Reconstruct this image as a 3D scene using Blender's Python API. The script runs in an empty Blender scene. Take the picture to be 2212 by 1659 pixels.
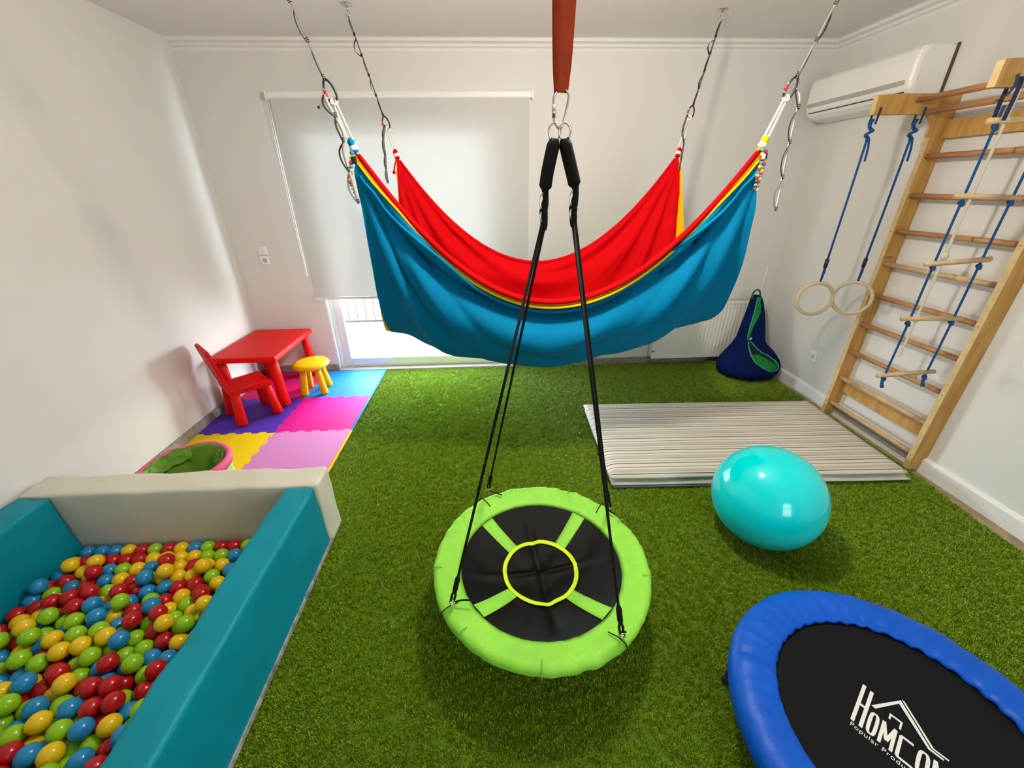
import bpy, bmesh, math, random
import numpy as np
from mathutils import Vector, Matrix, noise
from mathutils.bvhtree import BVHTree

random.seed(7)
SC = bpy.context.scene
COL = SC.collection
PI = math.pi

# ------------------------------------------------------------------ camera
F_PX, PITCH, YAW, ROLL, CAM_H = 863.74, .4583, .0446, -.0111, 1.7437
IMG_W, IMG_H = 2212, 1659
fwd = Vector((math.sin(YAW)*math.cos(PITCH), math.cos(YAW)*math.cos(PITCH), -math.sin(PITCH)))
r0 = Vector((math.cos(YAW), -math.sin(YAW), 0)); u0 = r0.cross(fwd)
RT = r0*math.cos(ROLL) + u0*math.sin(ROLL); UP = -r0*math.sin(ROLL) + u0*math.cos(ROLL)
CAM = Vector((0, 0, CAM_H))
cd = bpy.data.cameras.new('camera'); co = bpy.data.objects.new('camera', cd); COL.objects.link(co)
cd.sensor_fit = 'HORIZONTAL'; cd.sensor_width = 36; cd.lens = F_PX/IMG_W*36; cd.clip_start = .02
co.matrix_world = Matrix(((RT.x, UP.x, -fwd.x, CAM.x), (RT.y, UP.y, -fwd.y, CAM.y), (RT.z, UP.z, -fwd.z, CAM.z), (0, 0, 0, 1)))
SC.camera = co

def ray(u, v): return fwd + RT*((u-IMG_W/2)/F_PX) - UP*((v-IMG_H/2)/F_PX)
def on(u, v, ax, val):
    d = ray(u, v); return CAM + d*((val-CAM[ax])/d[ax])
def pr(P):
    v = Vector(P)-CAM; d = v.dot(fwd)
    return IMG_W/2+F_PX*v.dot(RT)/d, IMG_H/2-F_PX*v.dot(UP)/d, d

# ------------------------------------------------------------------ world, exposure, daylight portals
w = bpy.data.worlds.new('world'); SC.world = w; w.use_nodes = True
bg = w.node_tree.nodes['Background']; bg.inputs[0].default_value = (.86, .94, 1, 1); bg.inputs[1].default_value = 60.0
SC.view_settings.view_transform = 'Standard'; SC.view_settings.look = 'None'
SC.view_settings.exposure = -0.30; SC.view_settings.gamma = 1; SC.view_settings.use_curve_mapping = False
XL, XR, YB, YF, ZC = -2.40, 2.87, 4.0, -2.0, 2.78
def portal(name, loc, rot, sx, sy):
    l = bpy.data.lights.new(name, 'AREA'); l.shape = 'RECTANGLE'; l.size = sx; l.size_y = sy; l.cycles.is_portal = True
    o = bpy.data.objects.new(name, l); COL.objects.link(o); o.location = loc; o.rotation_euler = rot
portal('door_daylight_portal', (-.74, 4.28, 1.15), (-PI/2, 0, 0), 1.95, 2.4)
portal('rear_window_portal', (1.375, YF-.14, 1.35), (PI/2, 0, 0), 1.1, 1.9)
LAMP_STRENGTH = 550.0

# ------------------------------------------------------------------ materials
MATS = {}
def M(name, col, rough=.6, spec=.4, var=.0, vscale=8, bump=0, bscale=200, sheen=0, metal=0, col2=None, emis=0, trans=0, btype='NOISE', coat=0, sss=0):
    if name in MATS: return MATS[name]
    m = bpy.data.materials.new(name); m.use_nodes = True; nt = m.node_tree; b = nt.nodes['Principled BSDF']
    c = (*col, 1)
    b.inputs['Base Color'].default_value = c; b.inputs['Roughness'].default_value = rough
    b.inputs['Specular IOR Level'].default_value = spec; b.inputs['Metallic'].default_value = metal
    b.inputs['Sheen Weight'].default_value = sheen; b.inputs['Coat Weight'].default_value = coat
    tc = nt.nodes.new('ShaderNodeTexCoord')
    if var or col2:
        n = nt.nodes.new('ShaderNodeTexNoise'); n.inputs['Scale'].default_value = vscale; n.inputs['Detail'].default_value = 5
        nt.links.new(tc.outputs['Object'], n.inputs['Vector'])
        r = nt.nodes.new('ShaderNodeValToRGB'); c2 = col2 or tuple(x*(1-var) for x in col)
        r.color_ramp.elements[0].color = (*c2, 1); r.color_ramp.elements[1].color = c
        r.color_ramp.elements[0].position = .35; r.color_ramp.elements[1].position = .65
        nt.links.new(n.outputs['Fac'], r.inputs[0]); nt.links.new(r.outputs[0], b.inputs['Base Color'])
    if bump:
        if btype == 'NOISE':
            n = nt.nodes.new('ShaderNodeTexNoise'); n.inputs['Scale'].default_value = bscale; n.inputs['Detail'].default_value = 3; out = n.outputs['Fac']
        else:
            n = nt.nodes.new('ShaderNodeTexWave'); n.inputs['Scale'].default_value = bscale; n.bands_direction = 'DIAGONAL'; out = n.outputs['Fac']
        nt.links.new(tc.outputs['Object'], n.inputs['Vector'])
        bn = nt.nodes.new('ShaderNodeBump'); bn.inputs['Strength'].default_value = bump; bn.inputs['Distance'].default_value = .01
        nt.links.new(out, bn.inputs['Height']); nt.links.new(bn.outputs[0], b.inputs['Normal'])
    if emis:
        b.inputs['Emission Color'].default_value = c; b.inputs['Emission Strength'].default_value = emis
    MATS[name] = m; return m

def s2l(r, g, b):
    f = lambda v: (v/255/12.92 if v/255 <= .04045 else ((v/255+.055)/1.055)**2.4)
    return (f(r), f(g), f(b))

WALL = M('wall_paint', (.715, .70, .675), .85, .2, bump=.08, bscale=350)
CEIL = M('ceiling_paint', (.78, .77, .75), .9, .2)
WHITE = M('white_gloss', (.85, .85, .83), .35, .4)
PLASTIC_W = M('white_plastic', (.84, .84, .80), .35, .4)
STONE = M('stone_skirting', (.36, .32, .28), .5, .4, var=.4, vscale=40)
CONC = M('bare_floor', (.42, .32, .20), .75, .3, var=.35, vscale=12)
FRAME = M('window_frame', (.86, .88, .90), .3, .5)

def glass(name, tint):
    m = bpy.data.materials.new(name); m.use_nodes = True; nt = m.node_tree; nt.nodes.clear()
    o = nt.nodes.new('ShaderNodeOutputMaterial'); t = nt.nodes.new('ShaderNodeBsdfTransparent'); g = nt.nodes.new('ShaderNodeBsdfGlossy')
    g.inputs['Roughness'].default_value = .02; t.inputs[0].default_value = tint
    x = nt.nodes.new('ShaderNodeMixShader'); x.inputs[0].default_value = .06
    nt.links.new(t.outputs[0], x.inputs[1]); nt.links.new(g.outputs[0], x.inputs[2]); nt.links.new(x.outputs[0], o.inputs[0]); return m
GLASS = glass('clear_glass', (.95, .97, .97, 1)); TINTED = glass('tinted_glass', (.46, .46, .46, 1))
def blindmat():
    m = bpy.data.materials.new('blind_fabric'); m.use_nodes = True; nt = m.node_tree; nt.nodes.clear()
    o = nt.nodes.new('ShaderNodeOutputMaterial'); t = nt.nodes.new('ShaderNodeBsdfTranslucent'); g = nt.nodes.new('ShaderNodeBsdfDiffuse')
    t.inputs[0].default_value = (.80, .82, .80, 1); g.inputs[0].default_value = (.585, .585, .57, 1)
    x = nt.nodes.new('ShaderNodeMixShader'); x.inputs[0].default_value = .968
    nt.links.new(t.outputs[0], x.inputs[1]); nt.links.new(g.outputs[0], x.inputs[2]); nt.links.new(x.outputs[0], o.inputs[0]); return m
BLIND = blindmat()

# ------------------------------------------------------------------ mesh helpers
def link(name, me, mat, parent=None, smooth=False):
    o = bpy.data.objects.new(name, me); COL.objects.link(o)
    if mat is not None: me.materials.append(mat)
    if parent is not None: o.parent = parent
    if smooth:
        me.polygons.foreach_set('use_smooth', [True]*len(me.polygons))
    me.update(); return o
def fin(bm, name, mat, parent=None, smooth=False, norm=True):
    if norm: bmesh.ops.recalc_face_normals(bm, faces=bm.faces)
    me = bpy.data.meshes.new(name); bm.to_mesh(me); bm.free(); return link(name, me, mat, parent, smooth)
def empty(name, loc=(0, 0, 0), rz=0):
    o = bpy.data.objects.new(name, None); COL.objects.link(o); o.location = loc; o.rotation_euler = (0, 0, rz); o.empty_display_size = .05; return o
def tag(o, label, cat, group=None, kind=None):
    o['label'] = label; o['category'] = cat
    if group: o['group'] = group
    if kind: o['kind'] = kind
    return o
def struct(o): o['kind'] = 'structure'; return o

def a_box(bm, c, s, bev=0, rot=None, seg=2):
    r = bmesh.ops.create_cube(bm, size=1); vs = r['verts']
    for v in vs: v.co = Vector((v.co.x*s[0], v.co.y*s[1], v.co.z*s[2]))
    if bev:
        es = list({e for v in vs for e in v.link_edges})
        rr = bmesh.ops.bevel(bm, geom=es, offset=bev, segments=seg, affect='EDGES', profile=.5)
        vs = list({v for f in rr['faces'] for v in f.verts} | {v for v in vs if v.is_valid})
    mt = Matrix.Translation(Vector(c))
    if rot is not None: mt = mt @ rot
    for v in vs: v.co = mt @ v.co
    return vs
def box(name, lo, hi, mat, parent=None, bev=0, seg=2):
    bm = bmesh.new(); lo = Vector(lo); hi = Vector(hi); a_box(bm, (lo+hi)/2, hi-lo, bev, seg=seg); return fin(bm, name, mat, parent, smooth=False)

def a_tube(bm, pts, rad, n=8, closed=False, cap=True):
    pts = [Vector(p) for p in pts]; N = len(pts)
    rads = rad if isinstance(rad, (list, tuple)) else [rad]*N
    t0 = (pts[1]-pts[0]).normalized()
    nrm = t0.orthogonal().normalized(); rings = []
    for i, p in enumerate(pts):
        a = pts[i-1] if (i > 0 or closed) else pts[i]; b = pts[(i+1) % N] if (i < N-1 or closed) else pts[i]
        t = (b-a).normalized() if (b-a).length > 1e-9 else t0
        nrm = (nrm - t*nrm.dot(t))
        nrm = nrm.normalized() if nrm.length > 1e-6 else t.orthogonal().normalized()
        bi = t.cross(nrm)
        rings.append([bm.verts.new(p+(nrm*math.cos(k*2*PI/n)+bi*math.sin(k*2*PI/n))*rads[i]) for k in range(n)])
    for i in range(N if closed else N-1):
        A, B = rings[i], rings[(i+1) % N]
        off = 0
        if closed and i == N-1:
            off = min(range(n), key=lambda q: (A[0].co-B[q].co).length)
        for k in range(n): bm.faces.new((A[k], A[(k+1) % n], B[(k+1+off) % n], B[(k+off) % n]))
    if cap and not closed:
        bm.faces.new(rings[0][::-1]); bm.faces.new(rings[-1])
def tube(name, pts, rad, mat, parent=None, n=8, closed=False):
    bm = bmesh.new(); a_tube(bm, pts, rad, n, closed); return fin(bm, name, mat, parent, smooth=True)
def a_lathe(bm, prof, n=48, c=(0, 0, 0), closed=False, fn=None):
    """prof: (r,z) list; fn(angle,r,z)->(r,z)"""
    c = Vector(c); rings = []
    for r, z in prof:
        row = []
        for k in range(n):
            a = 2*PI*k/n; rr, zz = fn(a, r, z) if fn else (r, z)
            row.append(bm.verts.new(c+Vector((rr*math.cos(a), rr*math.sin(a), zz))))
        rings.append(row)
    m = len(prof)
    for i in range(m if closed else m-1):
        A, B = rings[i], rings[(i+1) % m]
        for k in range(n): bm.faces.new((A[k], A[(k+1) % n], B[(k+1) % n], B[k]))
    return rings
def lathe(name, prof, mat, parent=None, n=48, c=(0, 0, 0), closed=False, fn=None, caps=True):
    bm = bmesh.new(); R = a_lathe(bm, prof, n, c, closed, fn)
    if caps and not closed:
        bm.faces.new(R[0]); bm.faces.new(R[-1])
    return fin(bm, name, mat, parent, smooth=True)
def a_ribbon(bm, pts, width, thick, wdir):
    """flat strap along pts; wdir = width direction (vector or list)"""
    pts = [Vector(p) for p in pts]; N = len(pts); rows = []
    for i, p in enumerate(pts):
        t = (pts[min(i+1, N-1)]-pts[max(i-1, 0)]).normalized()
        wd = Vector(wdir[i]) if isinstance(wdir, list) else Vector(wdir)
        wd = (wd-t*wd.dot(t)).normalized(); nn = t.cross(wd)
        ww = width[i] if isinstance(width, list) else width
        rows.append([bm.verts.new(p+wd*ww/2*a+nn*thick/2*b) for a, b in ((-1, -1), (1, -1), (1, 1), (-1, 1))])
    for i in range(N-1):
        A, B = rows[i], rows[i+1]
        for k in range(4): bm.faces.new((A[k], A[(k+1) % 4], B[(k+1) % 4], B[k]))
    bm.faces.new(rows[0][::-1]); bm.faces.new(rows[-1])
def ribbon(name, pts, width, thick, wdir, mat, parent=None, smooth=False):
    bm = bmesh.new(); a_ribbon(bm, pts, width, thick, wdir); return fin(bm, name, mat, parent, smooth)
def a_prism(bm, poly, z0, z1, f=lambda x, y, z: (x, y, z)):
    A = [bm.verts.new(f(x, y, z0)) for x, y in poly]; B = [bm.verts.new(f(x, y, z1)) for x, y in poly]
    n = len(poly)
    for k in range(n): bm.faces.new((A[k], A[(k+1) % n], B[(k+1) % n], B[k]))
    bm.faces.new(A[::-1]); bm.faces.new(B)
def prism(name, poly, z0, z1, mat, parent=None, f=lambda x, y, z: (x, y, z), bev=0):
    bm = bmesh.new(); a_prism(bm, poly, z0, z1, f)
    if bev: bmesh.ops.bevel(bm, geom=list(bm.edges), offset=bev, segments=2, affect='EDGES', profile=.5)
    return fin(bm, name, mat, parent)
def smoothpts(ctrl, n=40):
    """Catmull-Rom through control points"""
    P = [Vector(p) for p in ctrl]; P = [P[0]*2-P[1]]+P+[P[-1]*2-P[-2]]; out = []
    seg = len(P)-3
    for i in range(n+1):
        s = i/n*seg; k = min(int(s), seg-1); t = s-k
        a, b, c, d = P[k:k+4]
        out.append(.5*((2*b)+(c-a)*t+(2*a-5*b+4*c-d)*t*t+(3*b-a-3*c+d)*t**3))
    return out
def copy_tree(o, parent=None):
    c = o.copy(); COL.objects.link(c); c.parent = parent
    for ch in list(o.children): copy_tree(ch, c)
    return c
def sphere(bm, c, r, u=12, v=8, sc=(1, 1, 1)):
    rr = bmesh.ops.create_uvsphere(bm, u_segments=u, v_segments=v, radius=r)
    for q in rr['verts']: q.co = Vector((q.co.x*sc[0], q.co.y*sc[1], q.co.z*sc[2]))+Vector(c)
def N1(x, y=0., z=0.): return noise.noise(Vector((x, y, z)))

# ================================================================== ROOM SHELL
DX0, DX1, DZ1 = -1.665, .21, 2.28            # glazed door opening in back wall
struct(box('floor', (XL-.1, YF-.1, -.12), (XR+.1, YB+.02, -.025), CONC))
struct(box('ceiling', (XL-.1, YF-.1, ZC), (XR+.1, YB+.2, ZC+.1), CEIL))
struct(box('wall_left', (XL-.12, YF-.1, -.12), (XL, YB+.2, ZC), WALL))
struct(box('wall_right', (XR, YF-.1, -.12), (XR+.12, YB+.2, ZC), WALL))
bm = bmesh.new()
for lo, hi in (((XL, YB, -.12), (DX0, YB+.2, ZC)), ((DX1, YB, -.12), (XR, YB+.2, ZC)), ((DX0, YB, DZ1), (DX1, YB+.2, ZC))):
    lo, hi = Vector(lo), Vector(hi); a_box(bm, (lo+hi)/2, hi-lo)
struct(fin(bm, 'wall_back', WALL))
RX0, RX1, RZ0, RZ1 = .85, 1.90, .45, 2.2      # window in the wall behind the camera
bm = bmesh.new()
for lo, hi in (((XL, YF-.1, -.12), (RX0, YF, ZC)), ((RX1, YF-.1, -.12), (XR, YF, ZC)), ((RX0, YF-.1, RZ1), (RX1, YF, ZC)), ((RX0, YF-.1, -.12), (RX1, YF, RZ0))):
    lo, hi = Vector(lo), Vector(hi); a_box(bm, (lo+hi)/2, hi-lo)
struct(fin(bm, 'wall_rear', WALL))
# cornice: small cove profile along back and right
def cornice(name, f, L0, L1):
    prof = [(0, 0), (.004, .018), (.02, .026), (.024, .042), (.05, .052), (.055, .07), (.07, .075), (0, .075)]
    bm = bmesh.new(); a_prism(bm, prof, L0, L1, f); struct(fin(bm, name, WHITE_T))
WHITE_T = M('cornice_paint', (.76, .75, .73), .8, .2)
cornice('trim_1', lambda x, y, z: (z, YB-x, ZC-.075+y), XL, XR)
cornice('trim_2', lambda x, y, z: (XR-x, z, ZC-.075+y), YF, YB)
# skirtings
struct(box('baseboard_left', (XL, YF, -.03), (XL+.018, YB, .075), STONE))
struct(box('baseboard_back', (XL, YB-.016, -.03), (DX0, YB, .07), STONE))
struct(box('baseboard_window', (DX1, YB-.016, -.03), (XR, YB, .055), STONE))
bm = bmesh.new(); a_prism(bm, [(0, -.03), (.022, -.03), (.022, .07), (.014, .084), (0, .088)], YF, YB, lambda x, y, z: (XR-x, z, y))
struct(fin(bm, 'baseboard_right', WHITE))

# glazed sliding door
win = struct(empty('window_1', ((DX0+DX1)/2, YB+.1, 0)))
win.location = (0, 0, 0)
box('jamb', (DX0, YB+.004, -.02), (DX0+.012, YB+.2, DZ1), WHITE, win)
box('jamb', (DX1-.012, YB+.004, -.02), (DX1, YB+.2, DZ1), WHITE, win)
box('head', (DX0+.012, YB+.004, DZ1-.012), (DX1-.012, YB+.2, DZ1), WHITE, win)
box('sill', (DX0+.012, YB-.03, -.024), (DX1-.012, YB+.2, .012), M('marble_sill', (.72, .68, .62), .35, .5, var=.12, vscale=14), win, .003)
fy0, fy1 = YB+.05, YB+.11
box('outer_frame', (DX0+.012, fy0, .012), (DX0+.06, fy1, DZ1-.012), FRAME, win, .004)
box('outer_frame', (DX1-.06, fy0, .012), (DX1-.012, fy1, DZ1-.012), FRAME, win, .004)
box('outer_frame', (DX0+.06, fy0, .012), (DX1-.06, fy1, .04), FRAME, win, .004)
box('outer_frame', (DX0+.06, fy0, DZ1-.05), (DX1-.06, fy1, DZ1-.012), FRAME, win, .004)
mid = .02
for k, (a, b, yy) in enumerate(((DX0+.06, mid+.03, fy0-.012), (mid-.035, DX1-.06, fy0+.034))):
    sash = box('sash', (a, yy, .04), (a+.07, yy+.04, DZ1-.05), FRAME, win, .005)
    box('sash_rail', (b-.07, yy, .04), (b, yy+.04, DZ1-.05), FRAME, sash, .005)
    box('sash_rail', (a+.07, yy, .04), (b-.07, yy+.04, .115), FRAME, sash, .005)
    box('sash_rail', (a+.07, yy, DZ1-.12), (b-.07, yy+.04, DZ1-.05), FRAME, sash, .005)
    box('pane', (a+.065, yy+.016, .11), (b-.065, yy+.022, DZ1-.115), GLASS, sash)
# window behind the camera
w2 = struct(empty('window_2', (0, 0, 0)))
for lo, hi in (((RX0, YF-.09, RZ0), (RX0+.06, YF-.03, RZ1)), ((RX1-.06, YF-.09, RZ0), (RX1, YF-.03, RZ1)), ((RX0+.06, YF-.09, RZ0), (RX1-.06, YF-.03, RZ0+.06)), ((RX0+.06, YF-.09, RZ1-.06), (RX1-.06, YF-.03, RZ1)), ((RX0+.06, YF-.09, 1.42), (RX1-.06, YF-.03, 1.48))):
    box('window_frame', lo, hi, FRAME, w2, .004)
box('pane', (RX0+.055, YF-.065, RZ0+.055), (RX1-.055, YF-.06, 1.425), TINTED, w2)
box('pane', (RX0+.055, YF-.065, 1.475), (RX1-.055, YF-.06, RZ1-.055), TINTED, w2)

# balcony outside
BT = M('balcony_tile', (.024, .027, .031), .45, .4, var=.12, vscale=6)
bal = struct(empty('floor_balcony', (0, 0, 0)))
box('slab', (-3.4, YB+.2, -.2), (2.2, 5.75, -.06), M('balcony_slab', (.6, .6, .58), .8), bal)
tm = None
for i in range(9):
    for j in range(3):
        x, y = -3.1+i*.5, 4.46+j*.5
        if tm is None:
            o = box('tile', (-.246, -.246, -.06), (.246, .246, -.05), BT, bal, .002, 1); tm = o.data
        else:
            o = bpy.data.objects.new('tile', tm); COL.objects.link(o); o.parent = bal
        o.location = (x, y, 0)
struct(box('balcony_shade_slab', (-3.4, YB+.2, 2.62), (2.2, 5.6, 2.78), M('balcony_slab', (.6, .6, .58)), None))  # unseen slab, added to keep sky light off the upper blind
rail = tag(empty('balcony_railing', (-.9, 5.62, -.05)), 'white metal balcony railing with upright bars outside the glazed door', 'railing')
RM = M('railing_paint', (.018, .02, .025), .4, .4)
box('bottom_rail', (-2.4, -.02, .08), (2.9, .02, .115), RM, rail, .004)
box('top_rail', (-2.4, -.025, .95), (2.9, .025, 1.0), RM, rail, .004)
pm = None
for i in range(44):
    x = -2.35+i*.12
    if pm is None:
        o = box('bar', (-.008, -.008, .11), (.008, .008, .96), RM, rail); pm = o.data
    else:
        o = bpy.data.objects.new('bar', pm); COL.objects.link(o); o.parent = rail
    o.location = (x, 0, 0)
for x in (-2.36, -.6, 1.1, 2.86): box('post', (x-.02, -.02, 0), (x+.02, .02, .96), RM, rail)
neigh = tag(empty('neighbour_building', (-1, 11, -3)), 'pale rendered building wall beyond the balcony railing', 'building')
box('wall', (-9, 0, 0), (9, .3, 4.6), M('pale_render', (.8, .79, .76), .9), neigh)
box('coping', (-9, -.1, 4.6), (9, .4, 4.72), M('balcony_slab', (.6, .6, .58)), neigh)

# ================================================================== TURF
def turf_mat(name, tint):
    m = bpy.data.materials.new(name); m.use_nodes = True; nt = m.node_tree; b = nt.nodes['Principled BSDF']
    b.inputs['Roughness'].default_value = .36; b.inputs['Specular IOR Level'].default_value = .7
    oi = nt.nodes.new('ShaderNodeObjectInfo'); r = nt.nodes.new('ShaderNodeValToRGB')
    e = r.color_ramp.elements; e[0].color = (.165*tint, .270*tint, .0005*tint, 1); e[1].color = (.34*tint, .47*tint, .008*tint, 1)
    x = e.new(.55); x.color = (.22*tint, .345*tint, .001*tint, 1)
    nt.links.new(oi.outputs['Random'], r.inputs[0]); nt.links.new(r.outputs[0], b.inputs['Base Color'])
    return m
TURF = turf_mat('turf_blades', 1.0); BACKING = M('turf_backing', (.09, .16, .012), .9, .1)
edge = []
ys = [YF+.01+i*(YB-.04-YF)/90 for i in range(91)]
for y in ys:
    e = 2.792+.012*N1(y*2.3, 1)+.006*N1(y*11, 4)
    if y < 1.95: e -= .045*min(1, (1.95-y)/.35)
    edge.append((e, y))
poly = [(XL+.022, YF+.01)]+edge+[(XL+.022, YB-.04)]
turf = prism('artificial_turf', poly, -.024, -.014, BACKING)
turf.data.materials.append(TURF)
tag(turf, 'short green artificial grass carpet covering the playroom floor', 'artificial grass', kind='stuff')
bm = bmesh.new(); rnd = random.Random(3)
for k in range(15):
    a = rnd.uniform(0, 2*PI); d = .012*math.sqrt(rnd.random()); x, y = d*math.cos(a), d*math.sin(a)
    h = rnd.uniform(.009, .015); lean = rnd.uniform(.001, .008); th = rnd.uniform(0, 2*PI); wd = rnd.uniform(.0009, .0015); al = th+PI/2+rnd.uniform(-.5, .5)
    W = Vector((math.cos(al), math.sin(al), 0))*wd; L = Vector((math.cos(th), math.sin(th), 0))*lean
    p = Vector((x, y, 0))
    v = [bm.verts.new(p-W), bm.verts.new(p+W), bm.verts.new(p+L*.4+W*.8+Vector((0, 0, h*.6))), bm.verts.new(p+L*.4-W*.8+Vector((0, 0, h*.6))), bm.verts.new(p+L+Vector((0, 0, h)))]
    bm.faces.new((v[0], v[1], v[2], v[3])); bm.faces.new((v[3], v[2], v[4]))
me = bpy.data.meshes.new('grass_tuft'); bm.to_mesh(me); bm.free(); me.materials.append(TURF)
tuft = bpy.data.objects.new('grass_tuft', me)
ng = bpy.data.node_groups.new('turf_scatter', 'GeometryNodeTree')
ng.interface.new_socket('Geometry', in_out='INPUT', socket_type='NodeSocketGeometry'); ng.interface.new_socket('Geometry', in_out='OUTPUT', socket_type='NodeSocketGeometry')
gi = ng.nodes.new('NodeGroupInput'); go = ng.nodes.new('NodeGroupOutput')
dp = ng.nodes.new('GeometryNodeDistributePointsOnFaces'); dp.inputs['Density'].default_value = 7000
nm = ng.nodes.new('GeometryNodeInputNormal'); sp = ng.nodes.new('ShaderNodeSeparateXYZ'); cmp = ng.nodes.new('FunctionNodeCompare'); cmp.inputs[1].default_value = .5
ip = ng.nodes.new('GeometryNodeInstanceOnPoints'); oi = ng.nodes.new('GeometryNodeObjectInfo'); oi.inputs[0].default_value = tuft
rv = ng.nodes.new('FunctionNodeRandomValue'); rv.data_type = 'FLOAT_VECTOR'
rv.inputs[0].default_value = (-.12, -.12, 0); rv.inputs[1].default_value = (.12, .12, 6.283)
rs = ng.nodes.new('FunctionNodeRandomValue'); rs.inputs[2].default_value = .8; rs.inputs[3].default_value = 1.15
jn = ng.nodes.new('GeometryNodeJoinGeometry')
L = ng.links.new
L(gi.outputs[0], dp.inputs['Mesh']); L(nm.outputs[0], sp.inputs[0]); L(sp.outputs['Z'], cmp.inputs[0]); L(cmp.outputs[0], dp.inputs['Selection'])
L(dp.outputs['Points'], ip.inputs['Points']); L(oi.outputs['Geometry'], ip.inputs['Instance']); L(rv.outputs[0], ip.inputs['Rotation']); L(rs.outputs[1], ip.inputs['Scale'])
L(gi.outputs[0], jn.inputs[0]); L(ip.outputs[0], jn.inputs[0]); L(jn.outputs[0], go.inputs[0])
md = turf.modifiers.new('scatter', 'NODES'); md.node_group = ng

# ================================================================== ROLLER BLIND
bl = tag(empty('roller_blind', (-.69, YB-.06, .78)), 'white translucent roller blind pulled down over the glazed door', 'blind')
bl.location = (0, 0, 0)
BX0, BX1, BY = -1.745, .365, 3.94
bm = bmesh.new()
nx, nz = 40, 30
V = [[bm.verts.new((BX0+.02+(BX1-BX0-.04)*i/nx, BY+.0035*math.sin(i/nx*9)*(1-j/nz), .80+(2.40-.80)*j/nz)) for i in range(nx+1)] for j in range(nz+1)]
for j in range(nz):
    for i in range(nx): bm.faces.new((V[j][i], V[j][i+1], V[j+1][i+1], V[j+1][i]))
fin(bm, 'fabric', BLIND, bl, True)
bm = bmesh.new(); a_box(bm, ((BX0+BX1)/2, 3.962, 2.415), (BX1-BX0, .06, .05), .012, seg=3); cas = fin(bm, 'cassette', PLASTIC_W, bl)
for x in (BX0-.006, BX1+.006): box('end_cap', (x-.008, 3.93, 2.385), (x+.008, 3.996, 2.445), PLASTIC_W, bl, .004)
bm = bmesh.new(); a_box(bm, ((BX0+BX1)/2, BY, .787), (BX1-BX0-.035, .016, .026), .006, seg=2); fin(bm, 'bottom_bar', PLASTIC_W, bl)
for dx in (0, .014):
    tube('chain', smoothpts([(BX0-.012+dx, 3.945, 2.39), (BX0-.016+dx, 3.94, 1.7), (BX0-.016+dx*.8, 3.94, 1.12), (BX0-.012+dx*.4, 3.94, 1.0)], 14), .0022, PLASTIC_W, bl, 6)

# ================================================================== SWITCHES, OUTLET, CONDUIT
for (z0, z1, lb) in ((1.192, 1.268, 'square white light switch plate above another on the back wall'), (1.108, 1.186, 'square white socket plate below the light switch on the back wall')):
    s = tag(empty('wall_switch' if z0 > 1.15 else 'wall_socket', (-2.13, YB, (z0+z1)/2)), lb, 'switch' if z0 > 1.15 else 'socket')
    h = (z1-z0)/2
    box('plate', (-.04, -.012, -h), (.04, 0, h), PLASTIC_W, s, .004)
    if z0 > 1.15:
        box('rocker', (-.026, -.018, -h+.014), (-.001, -.011, h-.014), WHITE, s, .002); box('rocker', (.001, -.018, -h+.014), (.026, -.011, h-.014), WHITE, s, .002)
    else: lathe('socket_well', [(.022, 0), (.022, .004), (.018, .005), (.017, .001)], M('socket_shadow', (.6, .6, .57), .5), s, 20).rotation_euler = (PI/2, 0, 0); s.children[-1].location = (0, -.011, 0)
so = tag(empty('wall_socket', (XR, 3.205, .344)), 'small white power socket low on the right wall beside the wall bars', 'socket')
box('plate', (-.011, -.04, -.04), (0, .04, .04), PLASTIC_W, so, .004)
box('socket_well', (-.013, -.02, -.02), (-.009, .02, .02), M('socket_shadow', (.6, .6, .57), .5), so, .003)
for dy in (-.009, .009): box('pin_hole', (-.0145, dy-.003, -.003), (-.0125, dy+.003, .003), M('black_hole', (.01, .01, .01), .8), so)
cn = tag(empty('wall_conduit', (2.77, YB, .7)), 'thin white cable conduit rising up the back wall near the corner', 'conduit')
box('channel', (-.011, -.014, -.05), (.011, 0, .31), PLASTIC_W, cn, .002)
box('cover_edge', (-.008, -.018, -.05), (.008, -.013, .31), WALL, cn, .002)

# ================================================================== RADIATOR
ra = tag(empty('radiator', (2.195, YB-.06, .07)), 'white fluted panel radiator under the back wall beside the blue bag', 'radiator')
RW, RH = .525, .61
bm = bmesh.new(); nfl = 27; pr_ = []
for i in range(nfl*8+1):
    x = -RW+.03+(2*RW-.06)*i/(nfl*8); ph = (i % 8)/8
    pr_.append((x, -.034-.009*(1 if .3 < ph < .8 else (0 if ph < .18 or ph > .92 else .5))))
rows = [[bm.verts.new((x, y, z)) for x, y in pr_] for z in (.03, RH-.03)]
for i in range(len(pr_)-1): bm.faces.new((rows[0][i], rows[0][i+1], rows[1][i+1], rows[1][i]))
RADM = M('radiator_enamel', (.82, .80, .73), .35, .45)
fin(bm, 'fluted_panel', RADM, ra)
box('top_rail', (-RW, -.046, RH-.032), (RW, -.030, RH), RADM, ra, .005); box('bottom_rail', (-RW, -.046, 0), (RW, -.030, .032), RADM, ra, .005)
box('side_panel', (-RW-.004, -.044, .01), (-RW+.03, .045, RH-.004), RADM, ra, .006); box('side_panel', (RW-.03, -.044, .01), (RW+.004, .045, RH-.004), RADM, ra, .006)
gr = box('top_grille', (-RW+.02, -.03, RH-.014), (RW-.02, .04, RH-.006), RADM, ra)
for i in range(40):
    x = -RW+.04+i*(2*RW-.08)/39; box('grille_slot', (x-.004, -.026, RH-.0062), (x+.004, .036, RH-.0055), M('black_hole', (.01, .01, .01)), gr)
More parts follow.
